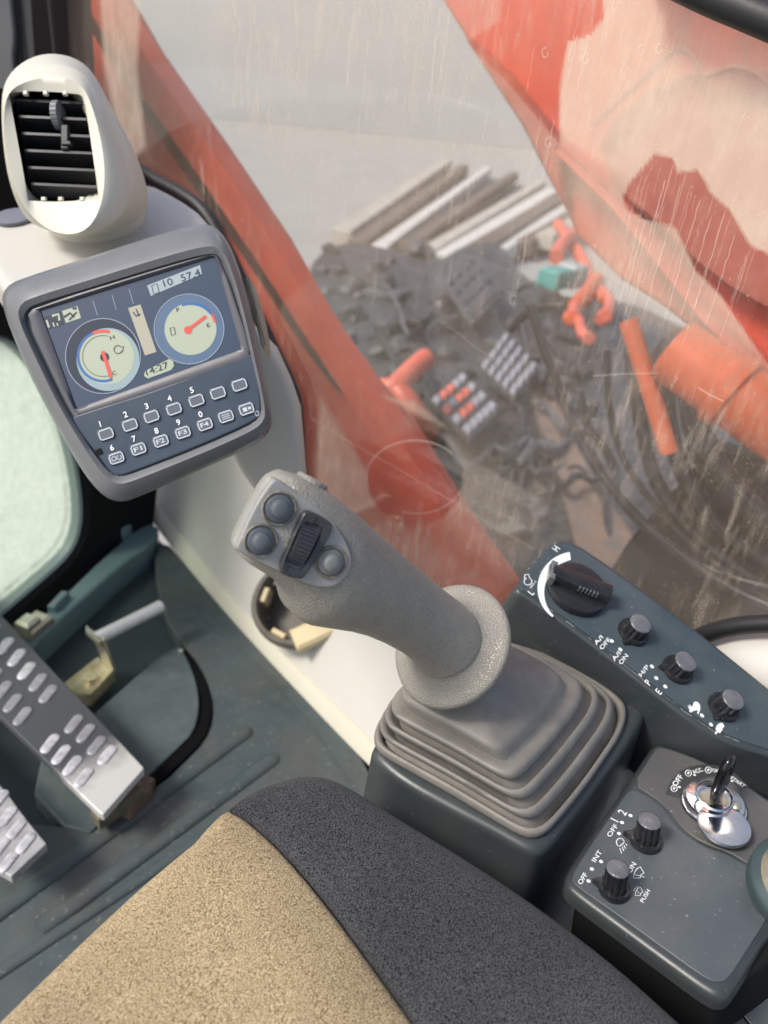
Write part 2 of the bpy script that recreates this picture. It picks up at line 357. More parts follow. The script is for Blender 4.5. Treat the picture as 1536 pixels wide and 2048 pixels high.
step([(858, 800), (922, 745), (1000, 820), (940, 878)], 'step plate with pale and red painted studs, beside the left red handrail', 5, 4, {(0, 1), (1, 2), (2, 1), (1, 0), (2, 2), (3, 1), (2, 0)})
step([(885, 562), (945, 508), (1003, 590), (945, 645)], 'dull dark step plate farthest back, next to the timber pile', 4, 4, dim=True)
# handrails
pl = Z_(-.25)
t = thing('handrail', pl.P(800, 790), 'stubby red handrail beside the studded step, left of the pair', 'handrail', 'red handrails on the machine')
k = pl.scale(800, 760)
MB().tube([pl.P(735, 775), pl.P(765, 778, .03), pl.P(790, 775, .06), pl.P(828, 735, .10), pl.P(852, 716, .12)], 20 * k, 14).build('rail_tube', salmon_m, t)
MB().tube([pl.P(790, 775, .05), pl.P(830, 820, .0), pl.P(860, 880, -.2)], 22 * k, 14).build('post', red_m, t)
t = thing('handrail', pl.P(1120, 520), 'crossed pale red handrail tubes behind the boom foot, above the teal box', 'handrail', 'red handrails on the machine')
k = pl.scale(1130, 480)
MB().tube([pl.P(1212, 424, .1), pl.P(1165, 455, .08), pl.P(1125, 485, .05), pl.P(1112, 515, 0)], 13 * k, 12).build('rail_tube', salmon_m, t)
MB().tube([pl.P(1116, 448, .02), pl.P(1140, 480, 0), pl.P(1172, 530, -.05), pl.P(1180, 570, -.2)], 12 * k, 12).build('post', salmon_m, t)
t = thing('filter_box', pl.P(1120, 560, -.1), 'small teal and grey box under the crossed red handrail', 'box')
e = (pl.P(1165, 545, -.1) - pl.P(1080, 560, -.1)); f = V((0, 0, 1)).cross(e).normalized()
c = pl.P(1112, 556, -.1); e = e * .72; MB().box(c, e * .28, f * e.length * .2, V((0, 0, e.length * .16)), .2).build('body', tealbox_m, t)
MB().box(c + e * .5, e * .22, f * e.length * .2, V((0, 0, e.length * .2)), .2).build('cover', lgrey_m, t)
# orange valve block
t = thing('valve_block', pl.P(1180, 620, -.1), 'lumpy orange valve fittings below the teal box', 'fitting')
k = pl.scale(1180, 620)
for pts, r in [([(1150, 612), (1168, 596), (1182, 572), (1196, 560)], 17), ([(1182, 572), (1206, 580), (1222, 606), (1212, 632)], 12), ([(1196, 590), (1214, 600)], 15), ([(1150, 612), (1146, 634)], 13), ([(1158, 640), (1164, 668), (1178, 676)], 11), ([(1200, 640), (1214, 628)], 12)]:
    MB().tube([pl.P(x, y, -.08 + .02 * q) for q, (x, y) in enumerate(pts)], r * k, 12).build('pipe_elbow', orange_m if r > 14 else salmon_m, t)
for (x, y, r) in [(1196, 560, 20), (1212, 632, 17), (1146, 634, 18), (1178, 676, 14), (1168, 596, 21)]:
    MB().lathe(pl.P(x, y, -.07), (.3, -.5, .8), [(r * k * .6, -r * k), (r * k, -r * k * .5), (r * k, r * k * .3), (r * k * .75, r * k * .35), (r * k * .7, r * k * .7), (r * k * .3, r * k * .75)], 6).build('hex_nut', orange_m if r > 17 else salmon_m, t)
# sloping red guard beam right outside the glass
gp = X_(1.02)
t = thing('guard_beam', gp.P(900, 1150), 'wide sloping red guard beam just outside the window, running down from the front pillar', 'beam')
MB().slab(gp, [(-80, -120), (165, -120), (290, 100), (430, 300), (550, 480), (640, 640), (725, 760), (800, 850), (905, 1020), (1030, 1200), (930, 1300), (640, 1150), (540, 900), (380, 600), (100, 300), (-80, 100)], 0.05, 0, .01, 0, c0=True).build('plate', red_m, t)
rl = X_(.985)
MB().slab(rl, [(165, -120), (212, -40), (318, 130), (452, 320), (575, 500), (660, 650), (730, 745), (800, 850), (905, 1020), (1020, 1185), (985, 1200), (870, 1035), (770, 885), (700, 780), (620, 660), (530, 520), (410, 345), (270, 150), (115, -120)], .03, -.02, .008, 1, c0=True).build('edge_rail', red_m, t)
MB().slab(X_(1.0), [(115, -120), (270, 150), (410, 345), (530, 520), (620, 660), (700, 780), (690, 785), (606, 675), (513, 530), (390, 360), (250, 160), (95, -120)], .02, -.016, .003, 1).build('seam_strip', mat('dark_seam', (.16, .05, .04), .7, var=[(9, (.07, .05, .045), .8)]), t)  # dark reddish strip drawn along the groove
# boom
bp_ = X_(1.38)
t = thing('boom', bp_.P(1500, 800), 'big red excavator boom rising past the window, seen through painted glare at the upper right', 'boom')
def extr(pl, px, d, rnd=1, r=.008):
    m = MB(); p = chaikin(pl.L(px), rnd); n = pl.n
    return m.loft([[a + n * d for a in p], [a + n * r for a in p], inset(p, n, r)], True, True)
extr(bp_, [(760, -260), (870, -20), (926, 70), (1000, 175), (1060, 270), (1110, 370), (1150, 470), (1240, 560), (1320, 610), (1420, 690), (1536, 800), (1800, 1050), (1900, 400), (1900, -260)], .42, 0).build('side_plate', red_m, t)
extr(X_(1.34), [(1185, 262), (1335, 142), (1500, 128), (1900, 150), (1900, 700), (1560, 640), (1420, 560), (1300, 440), (1235, 392)], .038, 1).build('shade_plate', dred_m, t)  # dull red plate added to paint the shadow on the boom side
extr(X_(1.345), [(926, 72), (1010, 150), (1118, 286), (1128, 420), (1090, 350), (1040, 250)], .034, 0).build('bottom_flange', dred_m, t)  # bottom plate of the boom, its shade painted in with darker red
MB().slab(X_(1.33), [(1118, 286), (1240, 398), (1417, 616), (1600, 800), (1600, 830), (1405, 640), (1225, 415), (1108, 300)], .0, .05, .004, 0).build('weld_strip', red_m, t)
cp = X_(1.31)
t = thing('hose', cp.P(1300, 200), 'thin looping dark tube drawn for cable shadows on the red boom side', 'hose')  # added stand-in for cable shadows, not a real hose
MB().tube(cp.L([(1185, 250), (1260, 180), (1330, 115), (1360, 92), (1385, 110), (1405, 150), (1425, 150), (1465, 132), (1510, 142), (1560, 190)]), .006, 8).build('tube', dred_m, t)  # tube added to draw cable shadows on the boom
# boom cylinder
cy = X_(1.16)
t = thing('boom_cylinder', cy.P(1500, 850), 'glossy orange hydraulic cylinder under the boom', 'cylinder')
a, b = cy.P(1346, 700), cy.P(1680, 940); k = .051
MB().tube([a, a.lerp(b, .5), b], k, 28, 0).build('barrel', orange_m, t)
a2 = a.lerp(b, .36); ax = (b - a).normalized()
MB().lathe(a2, ax, [(k, -.014), (k + .008, -.011), (k + .008, .011), (k, .014)], 32).build('collar', orange_m, t)
MB().tube([a - ax * .02, a + ax * .004], [k * .5, k * .98], 24, 0).build('head', mach_m, t)
t = thing('control_lever', cy.P(1335, 900), 'thin orange link rod between the hoses and the boom cylinder', 'lever')
MB().tube(cy.L([(1255, 640), (1285, 730), (1310, 810), (1338, 905)]), .0155, 12).build('rod', orange_m, t)
# hoses
hp = X_(.99)
H = [([(1060, 610), (1085, 690), (1113, 763), (1144, 852), (1202, 953), (1291, 1055), (1449, 1176), (1600, 1235)], 10, 'black hydraulic hose along the rusty pan, leftmost of the bundle'),
     ([(1262, 700), (1278, 832), (1300, 930), (1322, 985), (1386, 1074), (1536, 1182), (1650, 1230)], 15, 'thick black hose second from the left of the bundle'),
     ([(1330, 760), (1340, 870), (1370, 960), (1430, 1050), (1536, 1130), (1650, 1190)], 18, 'thick black hose in the middle of the bundle'),
     ([(1380, 770), (1400, 870), (1440, 940), (1500, 1010), (1600, 1080)], 24, 'thick dusty black hose at the right edge of the picture'),
     ([(1020, 660), (1045, 630), (1090, 612), (1130, 612)], 9, 'short curved black hose below the teal box'),
     ([(1160, 780), (1170, 850), (1215, 900), (1230, 940)], 9, 'thin short black hose beside the orange link rod'),
     ([(1215, 700), (1215, 800), (1235, 900), (1290, 990), (1400, 1110), (1560, 1215)], 7, 'thin hose looping between the two thickest hoses'),
     ([(1360, 760), (1370, 850), (1390, 920), (1450, 1000), (1560, 1060)], 9, 'thin hose crossing over the thick dusty hose at the right edge'),
     ([(1300, 800), (1330, 895), (1400, 925), (1470, 950), (1560, 1020)], 7, 'thin hose curving just under the orange cylinder'),
     ([(1180, 900), (1240, 1010), (1330, 1090), (1440, 1150), (1580, 1185)], 8, 'thin hose running low past the swing frame plate')]
for i, (pts, r, lab) in enumerate(H):
    q = hp if i == 0 else X_(1.6) if i in (4, 5) else X_(1.23 + .02 * (i % 3))
    m = MB().tube(q.L(pts), r * q.scale(*pts[1]), 14)
    tag(m.build('hydraulic_hose', hose_m), lab, 'hose', 'black hydraulic hoses outside the window')
sw = X_(1.32)
o = MB().slab(sw, [(1180, 1210), (1260, 1080), (1420, 900), (1800, 950), (1800, 1500), (1180, 1500)], .0, .06, .006, 0).build('swing_frame_plate', black_m)
tag(o, 'black steel plate of the swing frame behind the hoses', 'steel plate')

# ------------------------------------------------------------------ cab shell: floor, pillar, windows
fl = Z_(0)
t_floor = MB().slab(Z_(-.03), [(-900, 1700), (62, 1292), (281, 1098), (320, 1080), (460, 1230), (640, 1400), (900, 1640), (1300, 1900), (1300, 2600), (-900, 2600)], 0, -.05, .003, 0, c0=True).build('cab_floor', well_m)
tag(t_floor, kind='structure')
t = thing('floor_mat', fl.P(450, 1600), 'grey green rubber floor mat with raised ribs in front of the seat', 'floor mat')
mat_px = [(322, 1070), (400, 1160), (470, 1240), (560, 1330), (640, 1410), (740, 1530), (760, 1640), (900, 1900), (900, 2400), (-700, 2400), (-700, 2080), (0, 1640), (215, 1660), (300, 1590), (372, 1520), (408, 1480), (425, 1440), (422, 1390), (400, 1335), (362, 1283), (330, 1235), (306, 1130)]
MB().slab(fl, mat_px, 0, -.028, .003, 1).build('mat_sheet', floor_m, t)
for a, b, w in [((488, 1466), (-60, 1866), 17), ((542, 1520), (80, 1858), 17), ((430, 1660), (-40, 1970), 13)]:
    A_, B_ = fl.P(*a), fl.P(*b); ax = (B_ - A_).normalized(); sdv = ax.cross(V((0, 0, 1))); r = w * fl.scale(*a); rings = []
    for k in range(9):
        th = math.pi * k / 8; rings.append([A_ - ax * r * math.sin(th) * 0 + sdv * r * math.cos(th) + V((0, 0, r * .5 * math.sin(th))), B_ + sdv * r * math.cos(th) + V((0, 0, r * .5 * math.sin(th)))])
    m = MB().loft([[q[i] for q in rings] for i in (0, 1)], False, False, closed=False)
    end = [[A_ + sdv * r * math.cos(th) * math.cos(f) - ax * r * math.cos(f * 0) * math.sin(f) * 1.0 + V((0, 0, r * .5 * math.sin(th) * math.cos(f))) for th in [math.pi * k / 8 for k in range(9)]] for f in [0, .4, .8, 1.2, 1.57]]
    m.loft(end, False, False, closed=False); m.build('rib', floor_m, t, 60)
MB().ribbon(fl, [(318, 1108), (378, 1187), (436, 1257), (521, 1335), (603, 1420), (694, 1556), (740, 1640)], 3, .0015).build('edge_bead', tread_m, t)
t = thing('tread_panel', fl.P(300, 1440), 'mottled grey tread panel with a rounded right edge, let into the floor beside the pedals', 'floor panel')
MB().slab(fl, [(40, 1560), (200, 1420), (352, 1286), (375, 1318), (395, 1370), (400, 1420), (388, 1468), (350, 1505), (240, 1610), (160, 1690)], .004, -.028, .003, 1).build('panel', tread_m, t)
MB().slab(fl, [(358, 1286), (384, 1335), (402, 1385), (404, 1430), (392, 1470), (340, 1520), (240, 1610), (255, 1625), (350, 1540), (408, 1485), (424, 1440), (421, 1390), (398, 1335)], .0046, -.02, .0015, 1).build('edge_gap', shad_m, t)
MB().lathe(fl.P(362, 1302, .004), (0, 0, 1), [(.004, 0), (.004, .002), (.002, .003)], 12).build('rivet', steel_m, t)
# front crossbeam
t = thing('front_crossbeam', fl.P(170, 1200), 'painted teal steel crossbeam along the front edge of the floor', 'beam')
MB().slab(fl, [(30, 1318), (62, 1280), (215, 1128), (268, 1082), (305, 1062), (322, 1080), (300, 1112), (258, 1138), (90, 1290), (60, 1330)], .025, -.03, .006, 1, c0=True).build('beam', teal_m, t)
MB().slab(fl, [(224, 1102), (262, 1015), (300, 1040), (264, 1092)], .05, -.03, .006, 1, c0=True).build('end_bracket', teal_m, t)
c = fl.P(70, 1252, .03); MB().box(c, V((.024, .01, 0)), V((-.006, .018, 0)), V((0, 0, .014)), .4).build('clamp', steel_m, t)
c = fl.P(56, 1248, .045); MB().box(c, V((.014, .006, 0)), V((-.005, .014, 0)), V((0, 0, .012)), .4).build('clamp', steel_m, t)
c = fl.P(118, 1205, .03); MB().box(c, V((.02, .012, 0)), V((-.004, .006, 0)), V((0, 0, .01)), .3).build('clip', teal_m, t)
# lower front window
ya = math.radians(12); fn = V((-math.sin(ya), math.cos(ya), 0))
fw = Plane((.53, 1.17, 0), fn)
t = thing('front_window', fw.P(100, 1200), 'lower front window with rounded corner, showing pale sunlit ground', 'window')
inn = resample(chaikin(fw.L([(-500, 640), (-20, 655), (60, 700), (120, 800), (152, 905), (167, 1005), (163, 1065), (142, 1110), (100, 1150), (0, 1235), (-60, 1285), (-500, 1640)]), 2), 96)
outp = resample(chaikin(fw.L([(-560, 120), (-20, 150), (280, 300), (330, 500), (330, 800), (310, 950), (300, 1060), (260, 1150), (120, 1290), (0, 1400), (-60, 1460), (-560, 1840)]), 1), 96)
up = lambda q, h: [a + fn * h for a in q]
MB().loft([up(outp, .05), up(outp, -.01), up(inset(inn, fn, -.006), -.012), up(inn, -.006), up(inn, .05), up(outp, .05)], False, False).build('seal_frame', void_m, t)
rim = MB().loft([up(inset(inn, fn, .0), .0), up(inset(inn, fn, .004), -.004), up(inset(inn, fn, .009), 0), up(inset(inn, fn, .009), .03)], False, False).build('inner_rim', mat('rim_grey', (.22, .27, .26), .4), t)
gm = bpy.data.materials.new('green_tinted_glass'); gm.use_nodes = True; n = gm.node_tree.nodes; l = gm.node_tree.links
n.clear(); ou = n.new('ShaderNodeOutputMaterial'); tr = n.new('ShaderNodeBsdfTransparent'); tr.inputs[0].default_value = (.93, .99, .92, 1)
gl = n.new('ShaderNodeBsdfGlossy'); gl.inputs['Roughness'].default_value = .03; df = n.new('ShaderNodeBsdfTranslucent'); df.inputs[0].default_value = (.84, .90, .82, 1)
m1 = n.new('ShaderNodeMixShader'); m1.inputs[0].default_value = .06; m2 = n.new('ShaderNodeMixShader'); 
nz = n.new('ShaderNodeTexNoise'); nz.inputs['Scale'].default_value = 30; nz.inputs['Detail'].default_value = 6; mr = n.new('ShaderNodeMapRange'); mr.inputs[1].default_value = .35; mr.inputs[2].default_value = .7; mr.inputs[3].default_value = .30; mr.inputs[4].default_value = .5
l.new(nz.outputs['Fac'], mr.inputs[0]); l.new(mr.outputs[0], m2.inputs[0])
l.new(tr.outputs[0], m1.inputs[1]); l.new(gl.outputs[0], m1.inputs[2]); l.new(m1.outputs[0], m2.inputs[1]); l.new(df.outputs[0], m2.inputs[2]); l.new(m2.outputs[0], ou.inputs[0])
MB().loft([up(inset(inn, fn, .006), .02), up(inset(inn, fn, .006), .024)], True, True).build('pane', gm, t)
# front pillar
pp = X_(.75)
t = thing('front_pillar', pp.P(40, 300), 'dark grey front cab pillar behind the air vent with a black ribbed seal', 'pillar')
MB().slab(pp, [(-200, -150), (66, -150), (78, 40), (88, 140), (95, 420), (40, 620), (-200, 620)], -.02, .10, .01, 1, c0=True).build('post', grey_m, t)
MB().tube(pp.L([(14, -120), (25, 20), (32, 80), (26, 110), (38, 200), (44, 320)], -.028), .007, 10).build('cable', grey_m, t)
MB().slab(pp, [(66, -150), (94, -150), (103, 60), (112, 200), (112, 420), (88, 420), (80, 100)], -.028, .06, .006, 1).build('seal', black_m, t)
for k in range(34):
    y = -60 + k * 6.5; x = 89.5 + (y + 60) * .105
    c = pp.P(x + 4, y, -.03); MB().box(c, V((0, .004, 0)), V((0, 0, .0012)), V((.003, 0, 0)), .3).build('seal_rib', black_m, t)
# right side window
wx = .78
wp = X_(wx)
t = thing('side_window', (wx, .6, .3), 'large dusty right side window of the cab with painted-in reflections, streaks and scratches', 'window')
def inpoly(x, y, P):
    r = False; j = len(P) - 1
    for i in range(len(P)):
        if (P[i][1] > y) != (P[j][1] > y) and x < (P[j][0] - P[i][0]) * (y - P[i][1]) / (P[j][1] - P[i][1]) + P[i][0]: r = not r
        j = i
    return r
def dist(x, y, P):
    d = 1e9
    for i in range(len(P)):
        a, b = P[i - 1], P[i]; dx, dy = b[0] - a[0], b[1] - a[1]; u = max(0, min(1, ((x - a[0]) * dx + (y - a[1]) * dy) / (dx * dx + dy * dy + 1e-9)))
        d = min(d, math.hypot(x - a[0] - u * dx, y - a[1] - u * dy))
    return d
silhouettes = [[(1245, 395), (1262, 362), (1310, 308), (1345, 315), (1355, 345), (1395, 340), (1412, 365), (1420, 385), (1460, 420), (1500, 490), (1640, 560), (1640, 860), (1536, 730), (1440, 590), (1390, 540), (1372, 500), (1350, 455), (1290, 440), (1255, 420)],
         [(1010, -120), (1002, 40), (930, 85), (1010, 160), (1118, 286), (1120, 180), (1135, 85), (1180, 70), (1207, 35), (1200, -120)]]  # reflected figure silhouettes, painted as clear areas in the glare
glare_zone = [(1125, -150), (1100, 200), (1118, 290), (1240, 400), (1330, 520), (1400, 640), (1480, 690), (1700, 760), (1700, -150)]  # bright outside reflection painted into the film density
glare_zone2 = [(1090, 250), (1122, 420), (1180, 560), (1300, 640), (1440, 700), (1700, 800), (1700, -150), (1125, -150)]
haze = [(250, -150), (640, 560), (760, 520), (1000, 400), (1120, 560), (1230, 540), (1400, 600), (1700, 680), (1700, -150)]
pale_glare = [[(195, -60), (285, -60), (280, 60), (275, 130), (292, 290), (262, 330), (230, 250), (205, 120)], [(640, 790), (735, 940), (760, 1010), (690, 1040), (630, 960)], [(760, 790), (830, 800), (900, 860), (830, 830)]]  # pale reflections painted as patches of denser film
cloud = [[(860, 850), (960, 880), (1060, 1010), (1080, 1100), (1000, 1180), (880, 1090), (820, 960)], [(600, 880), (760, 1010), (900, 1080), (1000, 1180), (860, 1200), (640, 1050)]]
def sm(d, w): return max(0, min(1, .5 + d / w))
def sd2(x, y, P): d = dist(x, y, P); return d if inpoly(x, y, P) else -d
def dust_glare(x, y):  # real dust film plus window reflections painted in as density
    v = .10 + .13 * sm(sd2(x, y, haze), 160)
    v = max(v, .69 * sm(sd2(x, y, glare_zone), 30 + max(0, min(1, (y - 260) / 160)) * 130))
    v = max(v, .50 * sm(sd2(x, y, glare_zone2), 100))
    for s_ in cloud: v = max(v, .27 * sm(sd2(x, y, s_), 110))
    for s_ in pale_glare: v = max(v, .42 * sm(sd2(x, y, s_), 14))
    for w_ in silhouettes:
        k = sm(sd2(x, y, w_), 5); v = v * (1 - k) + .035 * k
    k = sm(96 - math.hypot(x - 830, y - 955), 8); v = v * (1 - k) + .05 * k  # clear disc in the film, inside of the painted ring reflection
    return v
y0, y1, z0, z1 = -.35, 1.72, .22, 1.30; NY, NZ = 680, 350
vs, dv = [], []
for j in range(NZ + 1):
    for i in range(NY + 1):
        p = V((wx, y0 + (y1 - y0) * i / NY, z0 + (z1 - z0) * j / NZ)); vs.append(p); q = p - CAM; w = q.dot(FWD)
        dv.append(dust_glare(768 + FPX * q.dot(RGT) / w, 1024 + FPX * q.dot(DWN) / w) if w > .2 else .15)
fs = [[j * (NY + 1) + i, j * (NY + 1) + i + 1, (j + 1) * (NY + 1) + i + 1, (j + 1) * (NY + 1) + i] for j in range(NZ) for i in range(NY)]
gm = bpy.data.materials.new('dusty_glare_glass'); gm.use_nodes = True; n = gm.node_tree.nodes; l = gm.node_tree.links; n.clear()
ou = n.new('ShaderNodeOutputMaterial'); tr = n.new('ShaderNodeBsdfTransparent'); tr.inputs[0].default_value = (.95, .96, .95, 1)
gl = n.new('ShaderNodeBsdfGlossy'); gl.inputs['Roughness'].default_value = .02; fr = n.new('ShaderNodeLayerWeight'); pw = n.new('ShaderNodeMath'); pw.operation = 'POWER'; pw.inputs[1].default_value = 4; l.new(fr.outputs['Facing'], pw.inputs[0])
fq = n.new('ShaderNodeMath'); fq.operation = 'MULTIPLY_ADD'; fq.inputs[1].default_value = .6; fq.inputs[2].default_value = .06; l.new(pw.outputs[0], fq.inputs[0])
m1 = n.new('ShaderNodeMixShader'); l.new(fq.outputs[0], m1.inputs[0]); l.new(tr.outputs[0], m1.inputs[1]); l.new(gl.outputs[0], m1.inputs[2])
df = n.new('ShaderNodeBsdfDiffuse'); tl = n.new('ShaderNodeBsdfTranslucent'); m3 = n.new('ShaderNodeMixShader'); m3.inputs[0].default_value = .45
for q in (df, tl): q.inputs[0].default_value = (.95, .80, .62, 1)
l.new(df.outputs[0], m3.inputs[1]); l.new(tl.outputs[0], m3.inputs[2])
at = n.new('ShaderNodeAttribute'); at.attribute_name = 'dust_glare'
tc = n.new('ShaderNodeTexCoord'); mp = n.new('ShaderNodeMapping'); mp.inputs['Scale'].default_value = (1, 1, .25); mp.inputs['Rotation'].default_value = (.12, 0, 0); l.new(tc.outputs['Object'], mp.inputs[0])
n1 = n.new('ShaderNodeTexNoise'); n1.inputs['Scale'].default_value = 14; n1.inputs['Detail'].default_value = 8; n1.inputs['Roughness'].default_value = .65; l.new(tc.outputs['Object'], n1.inputs['Vector'])
n2 = n.new('ShaderNodeTexNoise'); n2.inputs['Scale'].default_value = 60; n2.inputs['Detail'].default_value = 4; l.new(mp.outputs[0], n2.inputs['Vector'])
n3 = n.new('ShaderNodeTexNoise'); n3.inputs['Scale'].default_value = 520; n3.inputs['Detail'].default_value = 1; l.new(tc.outputs['Object'], n3.inputs['Vector'])
def mrange(src, a, b, c, d):
    r = n.new('ShaderNodeMapRange'); r.inputs[1].default_value = a; r.inputs[2].default_value = b; r.inputs[3].default_value = c; r.inputs[4].default_value = d; l.new(src, r.inputs[0]); return r.outputs[0]
def math_(op, a, b):
    r = n.new('ShaderNodeMath'); r.operation = op; r.use_clamp = False
    for i, q in enumerate((a, b)):
        if isinstance(q, (int, float)): r.inputs[i].default_value = q
        else: l.new(q, r.inputs[i])
    return r.outputs[0]
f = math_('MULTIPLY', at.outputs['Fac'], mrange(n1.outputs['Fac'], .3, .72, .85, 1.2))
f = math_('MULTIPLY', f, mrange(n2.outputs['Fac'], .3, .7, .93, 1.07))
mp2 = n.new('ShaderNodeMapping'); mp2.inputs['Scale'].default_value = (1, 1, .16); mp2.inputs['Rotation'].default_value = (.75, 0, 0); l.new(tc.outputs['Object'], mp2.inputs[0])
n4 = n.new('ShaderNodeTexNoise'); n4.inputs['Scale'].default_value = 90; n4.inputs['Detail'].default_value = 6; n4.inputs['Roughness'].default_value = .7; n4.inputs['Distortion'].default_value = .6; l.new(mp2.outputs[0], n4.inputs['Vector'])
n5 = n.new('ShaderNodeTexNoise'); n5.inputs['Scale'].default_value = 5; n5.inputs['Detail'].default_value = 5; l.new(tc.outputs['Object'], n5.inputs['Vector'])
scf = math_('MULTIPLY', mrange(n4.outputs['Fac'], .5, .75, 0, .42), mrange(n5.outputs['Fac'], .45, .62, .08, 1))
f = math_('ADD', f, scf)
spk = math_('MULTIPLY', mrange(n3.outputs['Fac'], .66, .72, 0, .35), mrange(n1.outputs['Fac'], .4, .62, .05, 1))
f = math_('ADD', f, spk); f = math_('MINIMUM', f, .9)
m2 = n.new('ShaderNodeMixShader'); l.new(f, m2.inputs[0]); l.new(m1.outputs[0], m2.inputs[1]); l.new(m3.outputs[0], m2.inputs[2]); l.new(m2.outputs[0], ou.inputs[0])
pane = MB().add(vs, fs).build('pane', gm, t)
atr = pane.data.attributes.new('dust_glare', 'FLOAT', 'POINT'); atr.data.foreach_set('value', dv)
# dried streaks, scratches and a painted ring reflection on the inside face
mk_m = bpy.data.materials.new('dried_and_glare_marks'); mk_m.use_nodes = True; n = mk_m.node_tree.nodes; l = mk_m.node_tree.links; n.clear()
ou = n.new('ShaderNodeOutputMaterial'); tr = n.new('ShaderNodeBsdfTransparent'); df = n.new('ShaderNodeBsdfDiffuse'); df.inputs[0].default_value = (.9, .82, .72, 1); m1 = n.new('ShaderNodeMixShader'); m1.inputs[0].default_value = .26
l.new(tr.outputs[0], m1.inputs[1]); l.new(df.outputs[0], m1.inputs[2]); l.new(m1.outputs[0], ou.inputs[0])
mp_ = X_(wx - .0012); rs = random.Random(5); m = MB()
def streak(x, y, L, w=2.0, lean=None):
    k = -.12 - (x - 890) * .00035 if lean is None else lean; pts = []; n_ = 14
    for i in range(n_): pts.append((x + k * L * i / n_ + rs.uniform(-1.6, 1.6), y + L * i / n_))
    m.ribbon(mp_, pts, w, 0)
for (x, y, L) in [(1345, 330, 300), (1362, 370, 270), (1330, 360, 120), (1385, 380, 230), (1400, 400, 260), (1420, 440, 220), (1452, 420, 210), (1470, 470, 190), (1500, 500, 200), (1060, 440, 150), (1045, 470, 130), (1108, 240, 130), (1095, 290, 60), (900, 20, 150), (890, 60, 180), (912, 60, 160), (880, 20, 200), (720, 200, 130), (735, 210, 90), (1180, 60, 150), (1155, 70, 110), (700, 60, 120), (1290, 440, 160), (1270, 480, 140), (1040, 530, 70), (1150, 60, 80), (760, 430, 200), (690, 400, 100)]: streak(x, y, L, rs.uniform(.9, 1.9))
for (x, y) in [(1170, 118), (1283, 100), (1318, 98), (1090, 105), (1097, 285), (1025, 600), (1283, 555), (1340, 95)]: m.ribbon(mp_, circ((x, y), 6, 10, 0, 300, 10), 2, 0)
for i in range(70):
    x, y = rs.choice([(rs.uniform(1060, 1536), rs.uniform(20, 560)), (rs.uniform(560, 1100), rs.uniform(0, 420)), (rs.uniform(1250, 1500), rs.uniform(330, 560))]); streak(x, y, rs.uniform(30, 190), rs.uniform(.5, 1.1))
for i in range(620):
    x, y = rs.uniform(620, 1536), rs.uniform(300, 1200); a = rs.uniform(0, 3.1); L = rs.uniform(1, 4) if i > 60 else rs.uniform(5, 22)
    m.ribbon(mp_, [(x, y), (x + L * math.cos(a), y + L * math.sin(a))], rs.uniform(.8, 2.2) if L < 5 else .7, 0)
tag(m.build('dried_streaks', mk_m, t), kind='stuff')
m = MB(); m.ribbon(mp_, [(600, 822), (700, 885), (800, 940), (900, 1000), (1000, 1060), (1068, 1098)], 1.8, 0); m.ribbon(mp_, [(1185, 752), (1250, 748), (1318, 746)], 1.5, 0); m.ribbon(mp_, [(1396, 775), (1420, 790), (1446, 802)], 3, 0); m.ribbon(mp_, [(880, 640), (960, 700), (1010, 725)], 1, 0)
m.build('scratch', mk_m, t)
MB().ribbon(mp_, circ((830, 955), 97, 60, 165, 320, 74), 3.5, 0).ribbon(mp_, circ((835, 955), 92, 60, 20, 110, 72), 2, 0).build('ring_reflection', mk_m, t)
# black seal round the glass, front lower corner and bottom
sp = X_(.765)
MB().tube(sp.L([(255, 320), (300, 356), (360, 385), (410, 420), (455, 500), (500, 600), (548, 700), (592, 792), (596, 850), (600, 935), (612, 1010), (680, 1110), (860, 1230)]), .011, 10, 2).build('seal', black_m, t)
MB().tube(X_(.75).L([(1310, -60), (1420, -6), (1500, 26), (1600, 68)]), .014, 12).build('top_rail', black_m, t)
MB().tube(X_(.765).L([(1310, -85), (1450, -30), (1600, 30)]), .014, 12).build('top_rail', grey_m, t)

# ------------------------------------------------------------------ beige right wall trim
floor_edge = [(150, 860), (276, 1004), (330, 1078), (400, 1165), (470, 1247), (560, 1345), (650, 1440), (729, 1522), (820, 1610)]
rim_edge = [(160, 850), (296, 985), (356, 1066), (428, 1150), (500, 1240), (590, 1330), (678, 1420), (752, 1492), (840, 1580)]
sill = [(380, 560), (585, 790), (592, 850), (598, 935), (640, 1010), (740, 1090), (860, 1180), (960, 1260), (1060, 1340)]
fe = chaikin([fl.P(*a) for a in floor_edge], 2, False); 
re_ = chaikin([fl.P(*a, .035) for a in rim_edge], 2, False)
si = chaikin([X_(.772).P(*a) for a in sill], 2, False)
NS = 121
fe, re_, si = resample(fe, NS, False), resample(re_, NS, False), resample(si, NS, False)
t = thing('side_trim', fl.P(500, 1300), 'pale beige plastic wall trim with a cup holder, between floor mat and side window', 'wall trim')
rows = []
nrm = V((-.8, 0, .6))
rows.append(fe); rows.append([a.lerp(b, .9) + nrm * .002 for a, b in zip(fe, re_)]); rows.append(re_)
for k in range(1, 31):
    u = k / 30; rows.append([a.lerp(b, u) + nrm * (.018 * math.sin(math.pi * u)) for a, b in zip(re_, si)])
MB().loft(rows[:3], False, False, closed=False).build('rim_strip', ivory, t, 60)
MB().tube([a + nrm * .001 for a in re_], .0028, 8, 0).build('rim_bead', ivory, t)
trim = MB().loft(rows[2:], False, False, closed=False).build('trim_panel', beige, t, 60)
